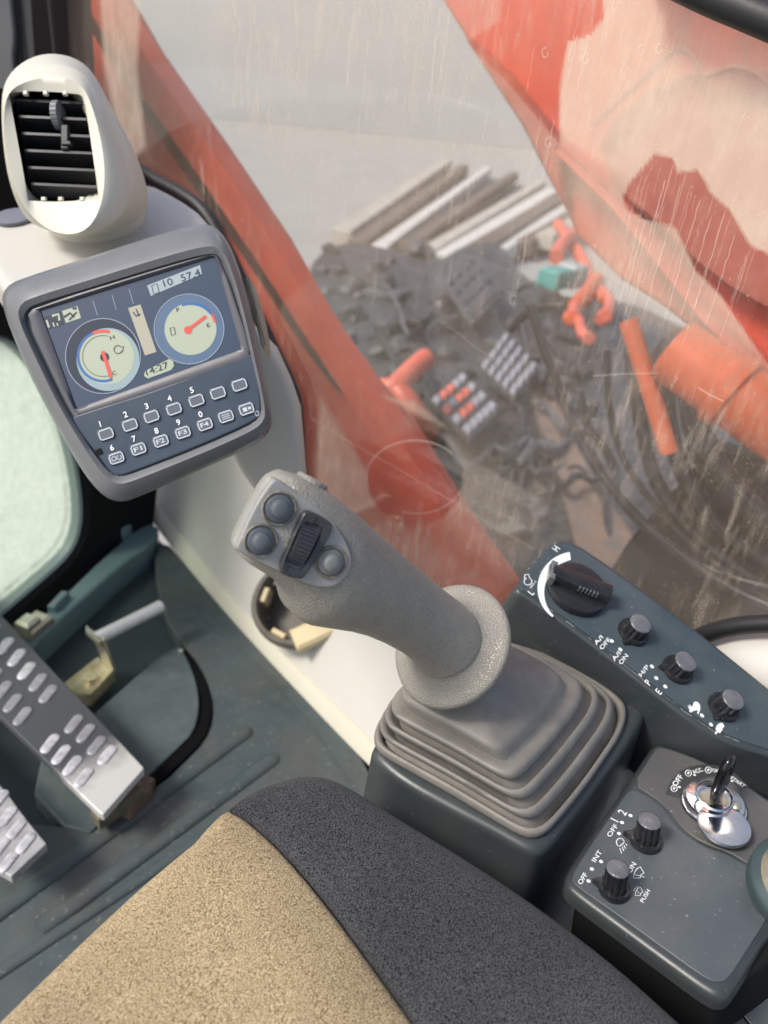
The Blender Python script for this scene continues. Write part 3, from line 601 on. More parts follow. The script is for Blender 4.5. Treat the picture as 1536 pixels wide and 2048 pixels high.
# cup holder: boolean pocket and its parts
def trimpt(x, y):
    d = dirpx(x, y); dg = bpy.context.evaluated_depsgraph_get(); org = ROOT[trim.name]
    from mathutils.bvhtree import BVHTree
    bv = BVHTree.FromPolygons([v.co + org for v in trim.data.vertices], [list(p.vertices) for p in trim.data.polygons])
    h = bv.ray_cast(CAM, d.normalized()); return h[0]
cc = trimpt(602, 1198); cn = V((-.45, -.1, .88)).normalized()
chp = Plane(cc, cn); R0 = 92 * chp.scale(592, 1212)
import bmesh
bm = bmesh.new(); bm.from_mesh(trim.data); org = ROOT[trim.name]
cut = [f_ for f_ in bm.faces if (lambda q: (q - cn * q.dot(cn)).length < R0 * .92)(f_.calc_center_median() + org - cc)]
bmesh.ops.delete(bm, geom=cut, context='FACES'); bm.to_mesh(trim.data); bm.free()
MB().lathe(cc, cn, [(R0 * 1.12, -.012), (R0 * 1.12, .0), (R0 * 1.08, .004), (R0, .003), (R0 * .96, -.004), (R0 * .92, -.06), (R0 * .2, -.062)], 40).build('cup_holder', mat('cup_holder_plastic', (.15, .135, .11), .5, var=[(20, (.08, .072, .06), .7)]), t)
for (x, y) in [(524, 1185), (552, 1268), (670, 1160)]:
    q = chp.P(x, y); d_ = (q - cc).normalized(); MB().box(cc + d_ * R0 * .88 - cn * .016, d_ * .005, cn.cross(d_) * .014, cn * .012, .4).build('cup_clip', yellowed, t)
d_ = (chp.P(640, 1290) - cc).normalized()
MB().box(chp.P(632, 1262) - cn * .004, d_ * .020, cn.cross(d_) * .040, cn * .012, .4).build('cup_clip', yellowed, t)
def onwall(px, w, name, m):
    from mathutils.bvhtree import BVHTree
    org = ROOT[trim.name]; bv = BVHTree.FromPolygons([v.co + org for v in trim.data.vertices], [list(p.vertices) for p in trim.data.polygons])
    pts = []
    for (x, y) in px:
        h = bv.ray_cast(CAM, dirpx(x, y).normalized())
        if h[0]: pts.append(h[0] + nrm * .0012)
    mb = MB(); L, R_ = [], []
    for i, p in enumerate(pts):
        tt = (pts[min(i + 1, len(pts) - 1)] - pts[max(i - 1, 0)]).normalized(); q = nrm.cross(tt).normalized() * w / 2; L.append(p + q); R_.append(p - q)
    mb.loft([L, R_], False, False, closed=False); return mb.build(name, m, t)
onwall([(x * 1.0, y) for x, y in resample([V((464, 1249, 0)), V((495, 1246, 0)), V((520, 1230, 0)), V((534, 1222, 0))], 9, False) for x, y in [(x, y)]] if False else [(464, 1249), (480, 1248), (495, 1245), (510, 1236), (522, 1229), (533, 1222)], .0022, 'joint_line', mat('joint_dark', (.28, .27, .24), .7))  # darker line drawn along the trim joint
# corner column with shelf behind the monitor
t = thing('corner_column', D(250, 520, .86), 'beige corner column and shelf carrying the air vent behind the monitor', 'column')
shp = Plane(D(260, 470, .83), (-.25, -.1, 1))
MB().slab(shp, [(-60, 480), (20, 425), (60, 440), (130, 440), (260, 370), (300, 362), (360, 392), (412, 428), (455, 500), (470, 560), (400, 640), (200, 640), (20, 600), (-20, 540)], 0, -.05, .012, 1, flare=.0).build('shelf', beige, t)
MB().lathe(shp.P(28, 436, .002), shp.n, [(.022, 0), (.022, .003), (.018, .004), (.005, .003)], 24).build('shelf_plug', mat('plug_blue', (.16, .17, .21), .45), t)
cl = Plane(D(560, 880, .80), (-.75, -.45, .45))
MB().slab(cl, [(440, 640), (525, 650), (588, 790), (594, 860), (600, 935), (606, 1000), (575, 1070), (530, 1010), (470, 930), (420, 800)], 0, -.03, .006, 1).build('column_face', mat('taupe_plastic', (.50, .48, .41), .5, var=[(8, (.44, .42, .36), .6)]), t)  # taupe panel, slightly darker than the shelf

# ------------------------------------------------------------------ air vent
t = thing('air_vent', D(170, 470, .80), 'rounded ivory air vent pod with black louvres on the corner shelf', 'air vent')
def ring(px, depth, N=72, rnd=3): return resample(chaikin([D(x, y, depth) for x, y in px], rnd), N)
mid = [(2, 230), (6, 165), (40, 125), (90, 105), (145, 112), (185, 140), (220, 210), (262, 285), (292, 360), (298, 415), (272, 445), (210, 468), (150, 474), (95, 462), (50, 440), (22, 380), (8, 310)]
frt = [(6, 235), (16, 180), (60, 160), (100, 154), (140, 158), (165, 172), (180, 200), (198, 260), (210, 330), (207, 395), (190, 440), (165, 465), (130, 470), (92, 458), (55, 425), (28, 370), (12, 300)]
bck = [(30, 240), (40, 190), (80, 150), (120, 135), (160, 150), (190, 190), (225, 260), (255, 330), (280, 380), (270, 420), (235, 435), (190, 440), (150, 440), (110, 425), (75, 400), (50, 350), (36, 300)]
opn = [(18, 186), (60, 182), (112, 184), (163, 189), (170, 210), (180, 270), (190, 340), (198, 399), (150, 402), (100, 404), (56, 401), (46, 340), (35, 280), (24, 220)]
def lerp2(a, b, u): return [(p[0] * (1 - u) + q[0] * u, p[1] * (1 - u) + q[1] * u) for p, q in zip(a, b)]
VD = .70
vr = [ring(bck, VD + .15), ring(lerp2(bck, mid, .8), VD + .11), ring(mid, VD + .075), ring(lerp2(mid, frt, .45), VD + .022), ring(lerp2(mid, frt, .85), VD + .003), ring(lerp2(mid, frt, 1.0), VD)]
fin = resample([D(x, y, VD + .004) for x, y in opn], 72); fin2 = resample([D(x, y, VD + .008) for x, y in opn], 72); fin3 = resample([D(x, y, VD + .05) for x, y in opn], 72)
# start points of the rings are aligned to the leftmost upper corner
def align(r, ref):
    k = min(range(len(r)), key=lambda i: (r[i] - ref).length); return r[k:] + r[:k]
st = D(10, 200, VD); vr = [align(r, r and D(10, 200, VD)) for r in vr]; fin, fin2, fin3 = [align(q, D(18, 186, VD)) for q in (fin, fin2, fin3)]
md = [a.lerp(b, .5) - FWD * .0 for a, b in zip(vr[-1], fin)]
MB().loft(vr + [md, fin, fin2, fin3], True, False).build('housing', ivory, t, 50)
MB().poly(ring(opn, VD + .05, 24, 0)).build('duct', void_m, t)
ls = [((30, 197), (167, 203)), ((37, 230), (173, 236)), ((43, 264), (180, 270)), ((49, 298), (185, 304)), ((55, 332), (190, 338)), ((62, 365), (194, 371))]
for (a, b) in ls:
    A_, B_ = D(*a, VD + .012), D(*b, VD + .012); A2, B2 = D(a[0] + 3, a[1] + 25, VD + .034), D(b[0] + 3, b[1] + 25, VD + .034); q = (D(a[0], a[1] + 5, VD + .012) - A_)
    MB().loft([[A_, B_], [A2, B2], [A2 + q * .8, B2 + q * .8], [A_ + q, B_ + q], [A_, B_]], False, False, closed=False).build('louvre', mat('louvre_black', (.035, .036, .04), .3) if a[1] == 197 else bpy.data.materials['louvre_black'], t, 20)
c = D(117, 231, VD + .016)
MB().lathe(c - RGT * .004, RGT, [(.010, 0), (.0135, .001), (.0135, .007), (.010, .008)], 48, lambda k, h: 1 - .04 * (k % 2)).build('thumb_wheel', mat('wheel_grey', (.16, .165, .18), .4), t)
MB().box(D(131, 276, VD + .012), RGT * .0035, DWN * .012, FWD * .003, .3).box(D(134, 288, VD + .010), RGT * .0045, DWN * .0018, FWD * .003, .3).build('link_tab', dark_m, t)
for x, y in ((52, 187), (92, 187), (131, 187), (88, 399), (122, 399), (165, 399)): MB().box(D(x, y, VD + .005), RGT * .0022, DWN * .002, FWD * .002, .3).build('clip_tab', ivory, t)
shn = V((.05, 0, 1)); bc = D(190, 452, .79)
MB().slab(shp, [(75, 440), (130, 400), (250, 390), (296, 415), (290, 450), (240, 478), (170, 488), (110, 478)], .012, -.005, .006, 2).build('base_ring', ivory, t)

# ------------------------------------------------------------------ monitor
MD = .63
mp0 = Plane(D(275, 720, MD), -FWD)
t = thing('monitor', D(250, 960, .66), 'grey dashboard monitor with colour gauge screen and fourteen keys', 'monitor')
sil = [(2, 610), (8, 575), (40, 558), (160, 520), (300, 474), (400, 446), (432, 452), (462, 490), (495, 590), (525, 730), (546, 835), (540, 868), (500, 896), (400, 940), (265, 1000), (235, 1005), (205, 992), (165, 945), (100, 830), (45, 720)]
rimp = [(44, 640), (52, 618), (70, 608), (170, 578), (300, 538), (405, 508), (440, 506), (455, 530), (480, 610), (508, 730), (527, 815), (522, 840), (490, 858), (400, 898), (265, 950), (240, 957), (222, 952), (185, 905), (125, 810), (75, 705)]
bk = lerp2(sil, [(280, 740)] * len(sil), .25)
R1 = lambda px, d: align(resample(chaikin([D(x, y, d) for x, y in px], 2), 120), D(44, 640, d))
MB().loft([R1(bk, MD + .10), R1(sil, MD + .035), R1(sil, MD + .018), R1(lerp2(sil, rimp, .25), MD + .004), R1(lerp2(sil, rimp, .75), MD - .002), R1(rimp, MD + .001), R1(lerp2(rimp, [(285, 730)] * len(rimp), .02), MD + .006)], True, True).build('case', mon_m, t, 45)
fp = mp0.up(-.006)
MB().slab(fp, [(140, 838), (170, 826), (330, 776), (490, 712), (508, 708), (516, 745), (525, 820), (518, 838), (485, 855), (395, 895), (262, 947), (240, 953), (224, 948), (195, 908)], .0035, -.002, .0015, 1).build('keypad', navy_m, t)
# bezel ring round the screen
scr = [(82, 622), (430, 514), (484, 700), (154, 818)]
bo = [(58, 636), (66, 618), (420, 508), (440, 512), (506, 708), (490, 722), (165, 832), (148, 826)]
oR = align(resample(chaikin(fp.L(bo), 1), 80), fp.P(66, 618)); iR = align(resample(fp.L(scr), 80), fp.P(*scr[0])); nn = fp.n
MB().loft([[a + nn * .001 for a in oR], [a + nn * .0035 for a in oR], [a.lerp(b, .5) + nn * .004 for a, b in zip(oR, iR)], [a + nn * .002 for a in iR], [a - nn * .002 for a in iR]], False, False).build('bezel', bez_m, t, 50)
ep = fp.up(.0008)
def scol(c, e=.5): return mat('screen_' + '%d_%d_%d' % c, srgb(*c), .12, emit=e, coat=1)
S_bg = scol((42, 54, 70), .28); S_pale = scol((150, 157, 136), .22); S_blue = scol((48, 86, 140), .22); S_red = scol((190, 72, 58), .22); S_dk = scol((24, 31, 42), .25); S_line = scol((120, 130, 140), .35); S_mid = scol((72, 90, 112), .25); S_mid2 = scol((118, 134, 136), .35)
scn = MB().poly(ep.L(scr)).build('screen', S_bg, t)
def spoly(px, h, m, name): return MB().poly([ep.P(x, y, h) for x, y in px]).build(name, m, scn)
def arcband(c, r, w, a0, a1, h, m, name): return MB().ribbon(ep, circ(c, r, 40, a0, a1), w, h, closed=abs(a1 - a0) >= 360).build(name, m, scn)
GC = (206, 712)
spoly(circ(GC, 75, 48), .0002, S_dk, 'gauge_dial'); spoly(circ((216, 719), 63, 48), .0003, S_mid2, 'gauge_shade'); spoly(circ((213, 714), 55, 48), .0004, S_pale, 'gauge_face')
arcband(GC, 75, 1.6, 0, 360, .0006, S_line, 'gauge_ring'); arcband(GC, 50, 5, 68, 246, .0007, S_blue, 'gauge_arc'); arcband(GC, 50, 6, 246, 285, .00075, S_red, 'gauge_arc'); arcband(GC, 41, 1, 70, 285, .0007, S_dk, 'gauge_scale')
spoly(circ((209, 714), 9, 20), .0008, S_dk, 'gauge_hub')
MB().ribbon(ep, [(205, 702), (222, 755)], 7, .001).build('needle', S_red, scn)
text('H', ep, (221, 680), (230, 677), S_dk, scn, 8, .0008); text('C', ep, (226, 751), (233, 748), S_dk, scn, 8, .0012)
arcband((236, 699), 8, 1.5, 20, 330, .0008, S_dk, 'gauge_icon'); MB().ribbon(ep, [(244, 705), (247, 692)], 1.5, .0008).build('gauge_icon', S_dk, scn)
GC2 = (378, 658)
spoly(circ(GC2, 70, 48), .0002, S_mid, 'gauge_dial'); spoly(circ((381, 658), 52, 48), .0004, S_pale, 'gauge_face'); arcband(GC2, 70, 1.6, 0, 360, .0006, S_line, 'gauge_ring'); arcband((381, 658), 51, 5, 250, 325, .0007, S_blue, 'gauge_arc'); arcband((381, 658), 51, 5, 325, 345, .0007, S_red, 'gauge_arc')
spoly(circ((376, 660), 8, 20), .0008, S_red, 'gauge_hub'); MB().ribbon(ep, [(380, 656), (412, 632)], 6, .001).build('needle', S_red, scn)
text('F', ep, (354, 624), (360, 622), S_dk, scn, 8, .0008); text('E', ep, (415, 655), (421, 653), S_dk, scn, 8, .0008)
MB().ribbon(ep, [(340, 656), (348, 654), (351, 668), (343, 671)], 1.5, .0008, True).build('gauge_icon', S_dk, scn)
spoly([(256, 616), (281, 609), (313, 704), (290, 711)], .0004, scol((150, 146, 128), .22), 'level_bar'); MB().ribbon(ep, [(266, 624), (272, 632), (280, 628)], 2.4, .0008).ribbon(ep, [(272, 618), (278, 632)], 2, .0008).build('level_icon', S_dk, scn)
pill = [(x * 1.0, y) for x, y in [(290, 742), (338, 718), (346, 722), (348, 732), (342, 740), (296, 757), (288, 752)]]
spoly(pill, .0004, S_pale, 'clock_box'); text('14:27', ep, (294, 751), (338, 735), S_dk, scn, 13, .0008)
spoly([(294, 571), (400, 530), (404, 548), (302, 592)], .0004, scol((128, 140, 142), .35), 'hour_box'); text('10', ep, (329, 574), (347, 568), S_dk, scn, 14, .0008); text('57.4', ep, (364, 563), (402, 550), S_dk, scn, 14, .0008)
MB().ribbon(ep, [(303, 571), (314, 567), (318, 584), (307, 588)], 1.5, .0008, True).build('hour_icon', S_dk, scn)
for (x, y) in [(186, 601), (224, 590), (258, 578)]: MB().ribbon(ep, [(x, y), (x + 9, y + 30)], 1.3, .0005).build('tab_line', S_line, scn)
spoly([(87, 634), (120, 623), (127, 648), (98, 658)], .0004, S_dk, 'mode_icon'); MB().ribbon(ep, [(93, 640), (98, 655)], 4, .0008).ribbon(ep, [(104, 632), (117, 628), (119, 641)], 5, .0008).ribbon(ep, [(106, 645), (109, 654)], 3, .0008).ribbon(ep, [(114, 646), (116, 652)], 3, .0008).build('mode_glyph', S_pale, scn)
spoly([(124, 622), (155, 612), (162, 636), (132, 646)], .0004, S_pale, 'mode_icon'); MB().ribbon(ep, [(128, 634), (140, 626), (148, 634)], 4, .0008).ribbon(ep, [(138, 640), (153, 624)], 3, .0008).ribbon(ep, [(145, 617), (153, 616)], 4, .0008).build('mode_glyph', S_dk, scn)
# keys
kp = fp.up(.0036)
r1 = [(212, 868), (260, 850), (303, 833), (348, 818), (393, 801), (436, 786), (479, 770)]; r2 = [(233, 916), (277, 898), (322, 882), (366, 865), (410, 849), (452, 833), (493, 818)]
ux, uy = V((.945, -.327)), V((.327, .945))
def kq(c, a, b): return [(c[0] + ux.x * s_ * a + uy.x * q * b, c[1] + ux.y * s_ * a + uy.y * q * b) for s_, q in ((-1, -.6), (-.8, -1), (.8, -1), (1, -.6), (1, .6), (.8, 1), (-.8, 1), (-1, .6))]
for i, c in enumerate(r1 + r2):
    sc = 1 - .0 * i; kk = MB().slab(kp, kq(c, 16, 11.5), .0014, -.001, .0006, 0).build('key', mat('key_cap', (.10, .12, .15), .4) if i == 0 else bpy.data.materials['key_cap'], t)
    q = chaikin([V((*a, 0)) for a in kq(c, 13.6, 9.3)], 0); MB().ribbon(kp, [(a.x, a.y) for a in q], 2.2, .0017, True).build('key_outline', key_m, kk)
    if i >= 7:
        j = i - 7
        if 1 <= j <= 4: text('F%d' % j, kp, (c[0] - 7.5, c[1] + 7), (c[0] + 8.5, c[1] + 1.5), key_m, kk, 9, .0018, bold=.02)
        elif j == 0: MB().ribbon(kp, circ((c[0] - 5, c[1] + 1.5), 4.5, 14), 1.5, .0018, True).ribbon(kp, circ((c[0] + 5.5, c[1] - 1.5), 4.5, 12, -60, 240), 1.5, .0018).build('key_symbol', key_m, kk)
        elif j == 5:
            m = MB()
            for s_ in (-4, 0, 4): m.ribbon(kp, [(c[0] - 8 + uy.x * s_, c[1] + 2.6 + uy.y * s_), (c[0] + 8 + uy.x * s_, c[1] - 2.8 + uy.y * s_)], 1.5, .0018)
            m.build('key_symbol', key_m, kk)
        else: MB().ribbon(kp, [(c[0] - 7, c[1] + 2), (c[0] + 1, c[1])], 8, .0018).ribbon(kp, [(c[0] + 3, c[1] - 1), (c[0] + 9, c[1] - 3)], 5, .0018).build('key_symbol', key_m, kk)
for i, ch in enumerate('12345'): c = r1[i]; text(ch, kp, (c[0] - 11, c[1] - 14.5), (c[0] - 3, c[1] - 17.3), white_m, t, 11.5, .0008, bold=.02, fit=False)
for i, ch in enumerate('67890'): c = r2[i]; text(ch, kp, (c[0] - 11, c[1] - 14), (c[0] - 2.5, c[1] - 17), white_m, t, 11.5, .0008, bold=.02, fit=False)
MB().poly([kp.P(*a, .0006) for a in [(190, 900), (202, 896), (206, 907), (194, 911)]]).build('light_sensor', void_m, t)
MB().ribbon(kp, kq((514, 827), 3, 4.5), 1.2, .0006, True).build('connector_mark', key_m, t)
MB().slab(Plane(D(510, 640, .66), -FWD), [(488, 560), (498, 545), (520, 620), (532, 690), (528, 705), (515, 660)], .002, -.03, .003, 1).build('side_socket', mat('socket_tan', (.33, .28, .19), .5), t)

# ------------------------------------------------------------------ joystick base box and bellows
bx = Z_(.41)
t = thing('armrest_box', bx.P(1000, 1550, -.15), 'dark grey green console box under the joystick bellows', 'console')
bt = [(742, 1508), (800, 1560), (905, 1618), (1000, 1668), (1062, 1704), (1090, 1702), (1120, 1670), (1200, 1565), (1270, 1470), (1296, 1428), (1288, 1404), (1205, 1378), (1120, 1340), (1030, 1296), (1000, 1290), (880, 1380), (780, 1450), (748, 1484)]
MB().slab(bx, bt, 0, -.30, .008, 2, flare=.016).build('box_body', cons_m, t)
t = thing('joystick', bx.P(1000, 1500), 'grey leather-grained joystick with three thumb buttons, roller switch and square rubber bellows', 'joystick')
b0 = [(746, 1482), (752, 1508), (830, 1552), (902, 1592), (980, 1640), (1042, 1677), (1071, 1682), (1098, 1668), (1164, 1587), (1205, 1528), (1241, 1474), (1252, 1433), (1241, 1405), (1164, 1355), (1070, 1308), (1023, 1300), (960, 1320), (890, 1352), (821, 1388), (775, 1428), (752, 1456)]
base = resample(chaikin(bx.L(b0), 2), 96); cb = sum(base, V((0, 0, 0))) / 96
fc = D(905, 1292, .585)                                       # middle of the grip's flange
tip = D(545, 1045, .432); gax = (tip - fc).normalized()
neck = fc - gax * .018
prof = []
for k, s_ in enumerate((1.0, .912, .824, .73)):
    h = .008 + k * .0116
    prof += [(s_ - .035, h - .0095), (s_ - .008, h - .0078), (s_, h - .0045), (s_ - .003, h - .0012), (s_ - .014, h + .001), (s_ - .036, h + .0016), (s_ - .054, h - .0008), (s_ - .070, h - .0090)]
prof = prof[:-2]
prof += [(.66, .0445), (.63, .0438), (.610, .0436), (.603, .048), (.598, .0545), (.586, .0580), (.555, .0600), (.49, .0630), (.43, .0670), (.36, .072), (.28, .079), (.22, .087), (.18, .10)]
hmax = prof[-1][1]; top_c = neck; rings = []
u0 = (base[0] - cb).normalized()
for (s_, h) in prof:
    f_ = h / hmax; cen = cb.lerp(top_c, max(0, (f_ - .08) / .92) ** .95 if f_ > .08 else 0); cen = V((cen.x, cen.y, .41 + (top_c.z - .41) * f_))
    rad = .078; bl = max(0, min(1, (.5 - s_) / .28)); ring_ = []
    for a in base:
        d_ = a - cb; rnd_ = d_.normalized() * rad; ring_.append(cen + (d_.lerp(rnd_, bl)) * s_)
    rings.append(ring_)
MB().loft(rings, False, True).build('bellows', boot_m, t, 70)
# grip: lofted sections between the upper and lower outline, with its depth
secs = [((955, 1238), (838, 1338), .572, .95), ((925, 1208), (828, 1322), .562, .92), ((890, 1182), (802, 1302), .550, .9), ((840, 1140), (765, 1283), .532, .9), ((800, 1107), (728, 1268), .515, .9), ((765, 1077), (690, 1258), .50, .9), ((730, 1046), (645, 1251), .486, .88), ((705, 1024), (605, 1242), .475, .86),
        ((685, 1008), (582, 1222), .466, .84), ((668, 994), (572, 1190), .459, .80), ((648, 978), (556, 1164), .452, .78), ((625, 964), (527, 1143), .446, .76), ((596, 950), (494, 1122), .441, .74), ((565, 942), (474, 1106), .437, .70), ((548, 950), (470, 1096), .435, .55)]
cs = [((D(*a, d) + D(*b, d)) / 2) for a, b, d, q in secs]; rings = []; NB = 48; bvec = []
for i, (a, b, d, q) in enumerate(secs):
    av = (D(*a, d) - D(*b, d)) / 2; ax = (cs[min(i + 1, len(cs) - 1)] - cs[max(i - 1, 0)]).normalized()
    bv = ax.cross(av).normalized(); bv = bv if bv.dot(FWD) < 0 else -bv
    ht = av.length * q; bvec.append((bv, ht)); e = 2.0 if i < 7 else 2.0 + (i - 6) * .22
    ring_ = []
    for k in range(NB):
        th = 2 * math.pi * k / NB; c_, s_ = math.cos(th), math.sin(th)
        ring_.append(cs[i] + av * (math.copysign(abs(c_) ** (2 / e), c_)) + bv * ht * (math.copysign(abs(s_) ** (2 / e), s_)))
    rings.append(ring_)
last = rings[-1]; cl_ = cs[-1] + (cs[-1] - cs[-2]).normalized() * .004
rings.append([cl_.lerp(a, .82) for a in last]); rings.append([cl_.lerp(a, .4) for a in last])
MB().loft(rings, True, True).build('grip', grip_m, t, 60)
# flange disc
pf = [(.012, -.020), (.030, -.012), (.0425, -.006), (.0465, -.001), (.0475, .003), (.046, .0065), (.042, .0075), (.036, .009), (.031, .0125), (.0275, .018), (.0255, .026), (.024, .032)]
pf = [(r * 1.1, h) for r, h in pf]
MB().lathe(fc, gax, pf, 64).build('flange', grip_m, t, 60)
# thumb face plate: plane through the front of the head
bvh, hth = bvec[11]; i0, i1 = 8, 13
p0 = cs[i0] + bvec[i0][0] * bvec[i0][1]; p1 = cs[i1] + bvec[i1][0] * bvec[i1][1]
ax_ = (p1 - p0).normalized(); avv = (D(668, 994, .46) - D(572, 1190, .46)).normalized(); fnn = ax_.cross(avv).normalized(); fnn = fnn if fnn.dot(FWD) < 0 else -fnn
tp = Plane((p0 + p1) / 2 + fnn * .0005, fnn)
fpx = [(476, 1102), (470, 1094), (478, 1078), (505, 1015), (540, 962), (552, 956), (566, 966), (620, 1003), (655, 1032), (684, 1068), (700, 1100), (704, 1130), (690, 1158), (664, 1176), (630, 1174), (590, 1158), (530, 1130)]
MB().slab(tp, fpx, .0018, -.012, .0016, 2).build('face_plate', plate_m, t)
MB().ribbon(tp, [(p.x, p.y) for p in chaikin([V((*a, 0)) for a in fpx], 2)], 1.6, -.0003, True).build('plate_seam', shad_m, t)
t2 = tp.up(.0018)
for (x, y, m_, R_) in [(558, 1017, butt_m, 33), (521, 1081, butt_m, 32), (661, 1124, butt2_m, 31)]:
    c = t2.P(x, y); r = R_ * t2.scale(x, y)
    b = MB().lathe(c, fnn, [(r * .92, 0), (r * .86, .0012), (r * .78, .0016), (r * .60, .002), (r * .56, .0042), (r * .54, .0054), (r * .48, .0060), (r * .1, .0062)], 40).build('push_button', m_, t, 50)
    MB().lathe(c, fnn, [(r * 1.1, -.001), (r * 1.1, .0009), (r * 1.03, .0016), (r * .96, .0012), (r * .93, -.001)], 40).build('rim', rim_m, b, 50)
rf = MB()
rq = [(560, 1146), (557, 1128), (576, 1084), (600, 1026), (612, 1018), (640, 1030), (661, 1044), (662, 1058), (640, 1098), (606, 1152), (598, 1156)]
orr = align(resample(chaikin(t2.L(rq), 1), 64), t2.P(612, 1018)); irr = align(resample(chaikin(t2.L([(566, 1112), (603, 1044), (612, 1037), (640, 1051), (643, 1063), (606, 1132), (598, 1139), (562, 1124)]), 1), 64), t2.P(610, 1040))
rfo = rf.loft([orr, [a + fnn * .003 for a in orr], [a + fnn * .004 for a in inset(orr, fnn, .001)], [a + fnn * .0035 for a in irr], [a - fnn * .001 for a in irr]], False, False).build('roller_switch', mat('roller_frame', (.035, .037, .042), .35, dustc=(500, (.25, .24, .22), .66, .5)), t, 50)
MB().ribbon(t2, [(636, 1033), (627, 1049)], 1.2, .0044).ribbon(t2, [(573, 1143), (578, 1133)], 1.2, .0044).build('split_line', shad_m, rfo)
ca, cb_ = t2.P(621, 1045), t2.P(585, 1126); rc = (ca + cb_) / 2 - fnn * .012; lx = (ca - cb_).normalized(); wx_ = fnn.cross(lx); rad = .0185; hw = 17.5 * t2.scale(600, 1085)
prof_ = []
n_ = 76
for k in range(n_ + 1):
    a = -1.25 + 2.5 * k / n_; q = rad + (.0004 if (k % 4) in (0, 1) else -.0006); prof_.append(rc + lx * math.sin(a) * q * .98 + fnn * math.cos(a) * q)
MB().loft([[p + wx_ * hw * .94 - fnn * .006 for p in prof_], [p + wx_ * hw for p in prof_], [p - wx_ * hw for p in prof_], [p - wx_ * hw * .94 - fnn * .006 for p in prof_]], False, False, closed=False).build('roller', mat('roller_black', (.05, .052, .062), .3, dustc=(600, (.25, .25, .26), .64, .5)), rfo, 25)
MB().poly([a - fnn * .0003 for a in irr]).build('roller_slot', void_m, rfo)
av_ = (D(625, 964, .446) - D(527, 1143, .446)); sb = cs[11] + av_ * .5 - fnn * .001; av_.normalize()
MB().lathe(sb, av_, [(.0105, -.003), (.0105, .0012), (.0095, .0022), (.003, .0026)], 28).build('side_button', grip_m, t)

# ------------------------------------------------------------------ long knob console
kn = V((-.15, -.28, .95)).normalized()
kc = Plane(X_(.58).P(1200, 1250), kn)
t = thing('knob_console', kc.P(1250, 1290, -.08), 'long dark teal control console with throttle dial and three mode knobs beside the window', 'console')
ko = [(1028, 1182), (1036, 1162), (1060, 1130), (1090, 1095), (1110, 1080), (1132, 1078), (1160, 1090), (1220, 1130), (1310, 1195), (1400, 1264), (1490, 1336), (1600, 1425), (1700, 1520), (1700, 1600), (1600, 1540), (1536, 1510), (1480, 1496), (1420, 1470), (1360, 1428), (1280, 1365), (1200, 1302), (1120, 1242), (1060, 1200)]
MB().slab(kc, ko, 0, -.11, .004, 2, flare=.005).build('console_body', cons_m, t)
ki = [(1036, 1180), (1046, 1158), (1072, 1125), (1098, 1096), (1114, 1086), (1130, 1085), (1152, 1094), (1214, 1136), (1304, 1202), (1394, 1270), (1484, 1342), (1590, 1430), (1690, 1525), (1690, 1590), (1600, 1528), (1536, 1498), (1484, 1484), (1428, 1458), (1366, 1416), (1286, 1354), (1206, 1292), (1126, 1232), (1066, 1190)]
MB().slab(kc, ki, .0012, -.001, .0006, 2).build('face_panel', face_m, t)
k2 = kc.up(.0012)
def wtext(s_, a, b, cap, par, pl): return text(s_, pl, a, b, white_m, par, cap * (1.08 if len(s_) > 1 else 1.5), .0005, bold=.012, fit=len(s_) > 1)
for s_, a, b in [('A/I', (1193, 1291), (1207, 1275)), ('OFF', (1204, 1300), (1222, 1280)), ('A/I', (1229, 1323), (1242, 1307)), ('ON', (1243, 1330), (1257, 1312)), ('H/P', (1283, 1354), (1299, 1334)), ('P', (1300, 1372), (1307, 1361)), ('E', (1321, 1390), (1328, 1381)), ('H', (1115, 1104), (1123, 1094)), ('L', (1065, 1191), (1073, 1183))]: wtext(s_, a, b, 9 if len(s_) == 1 else 7.4, t, k2)
wtext('min-1', (1062, 1177), (1073, 1164), 4.5, t, k2)
for (x, y) in [(1223.6, 1282), (1240.5, 1299), (1304, 1333), (1312.5, 1356), (1330.5, 1373), (1404, 1431), (1422, 1449)]: MB().poly(circ3(k2, (x, y), 4.2, .0005, 16)).build('dot_mark', white_m, t)
MB().ribbon(k2, circ((1056, 1163), 8, 16, -60, 250, 7), 1.8, .0005).ribbon(k2, [(1049, 1157), (1050, 1149), (1058, 1149), (1059, 1156)], 1.8, .0005).build('engine_symbol', white_m, t)
rw = random.Random(9); wear_m = mat('worn_edge', (.34, .36, .36), .5)
def wear(pl, px, par, h, n_, w=1.6):
    P_ = resample([V((*a, 0)) for a in px], 240, False); m = MB()
    for k in range(n_):
        a = rw.randint(0, 225); L = rw.randint(2, 14); seg = [(p.x + rw.uniform(-.5, .5), p.y + rw.uniform(-.5, .5)) for p in P_[a:a + L]]
        if len(seg) > 1: m.ribbon(pl, seg, rw.uniform(.5, w), h)
    tag(m.build('edge_wear', wear_m, par), kind='stuff')
wear(kc, [(1036, 1186), (1066, 1194), (1126, 1237), (1206, 1297), (1286, 1359), (1366, 1421), (1428, 1463), (1500, 1492)], t, .0003, 26)
wear(kc, [(1040, 1160), (1072, 1119), (1100, 1090), (1130, 1080)], t, .0003, 8)
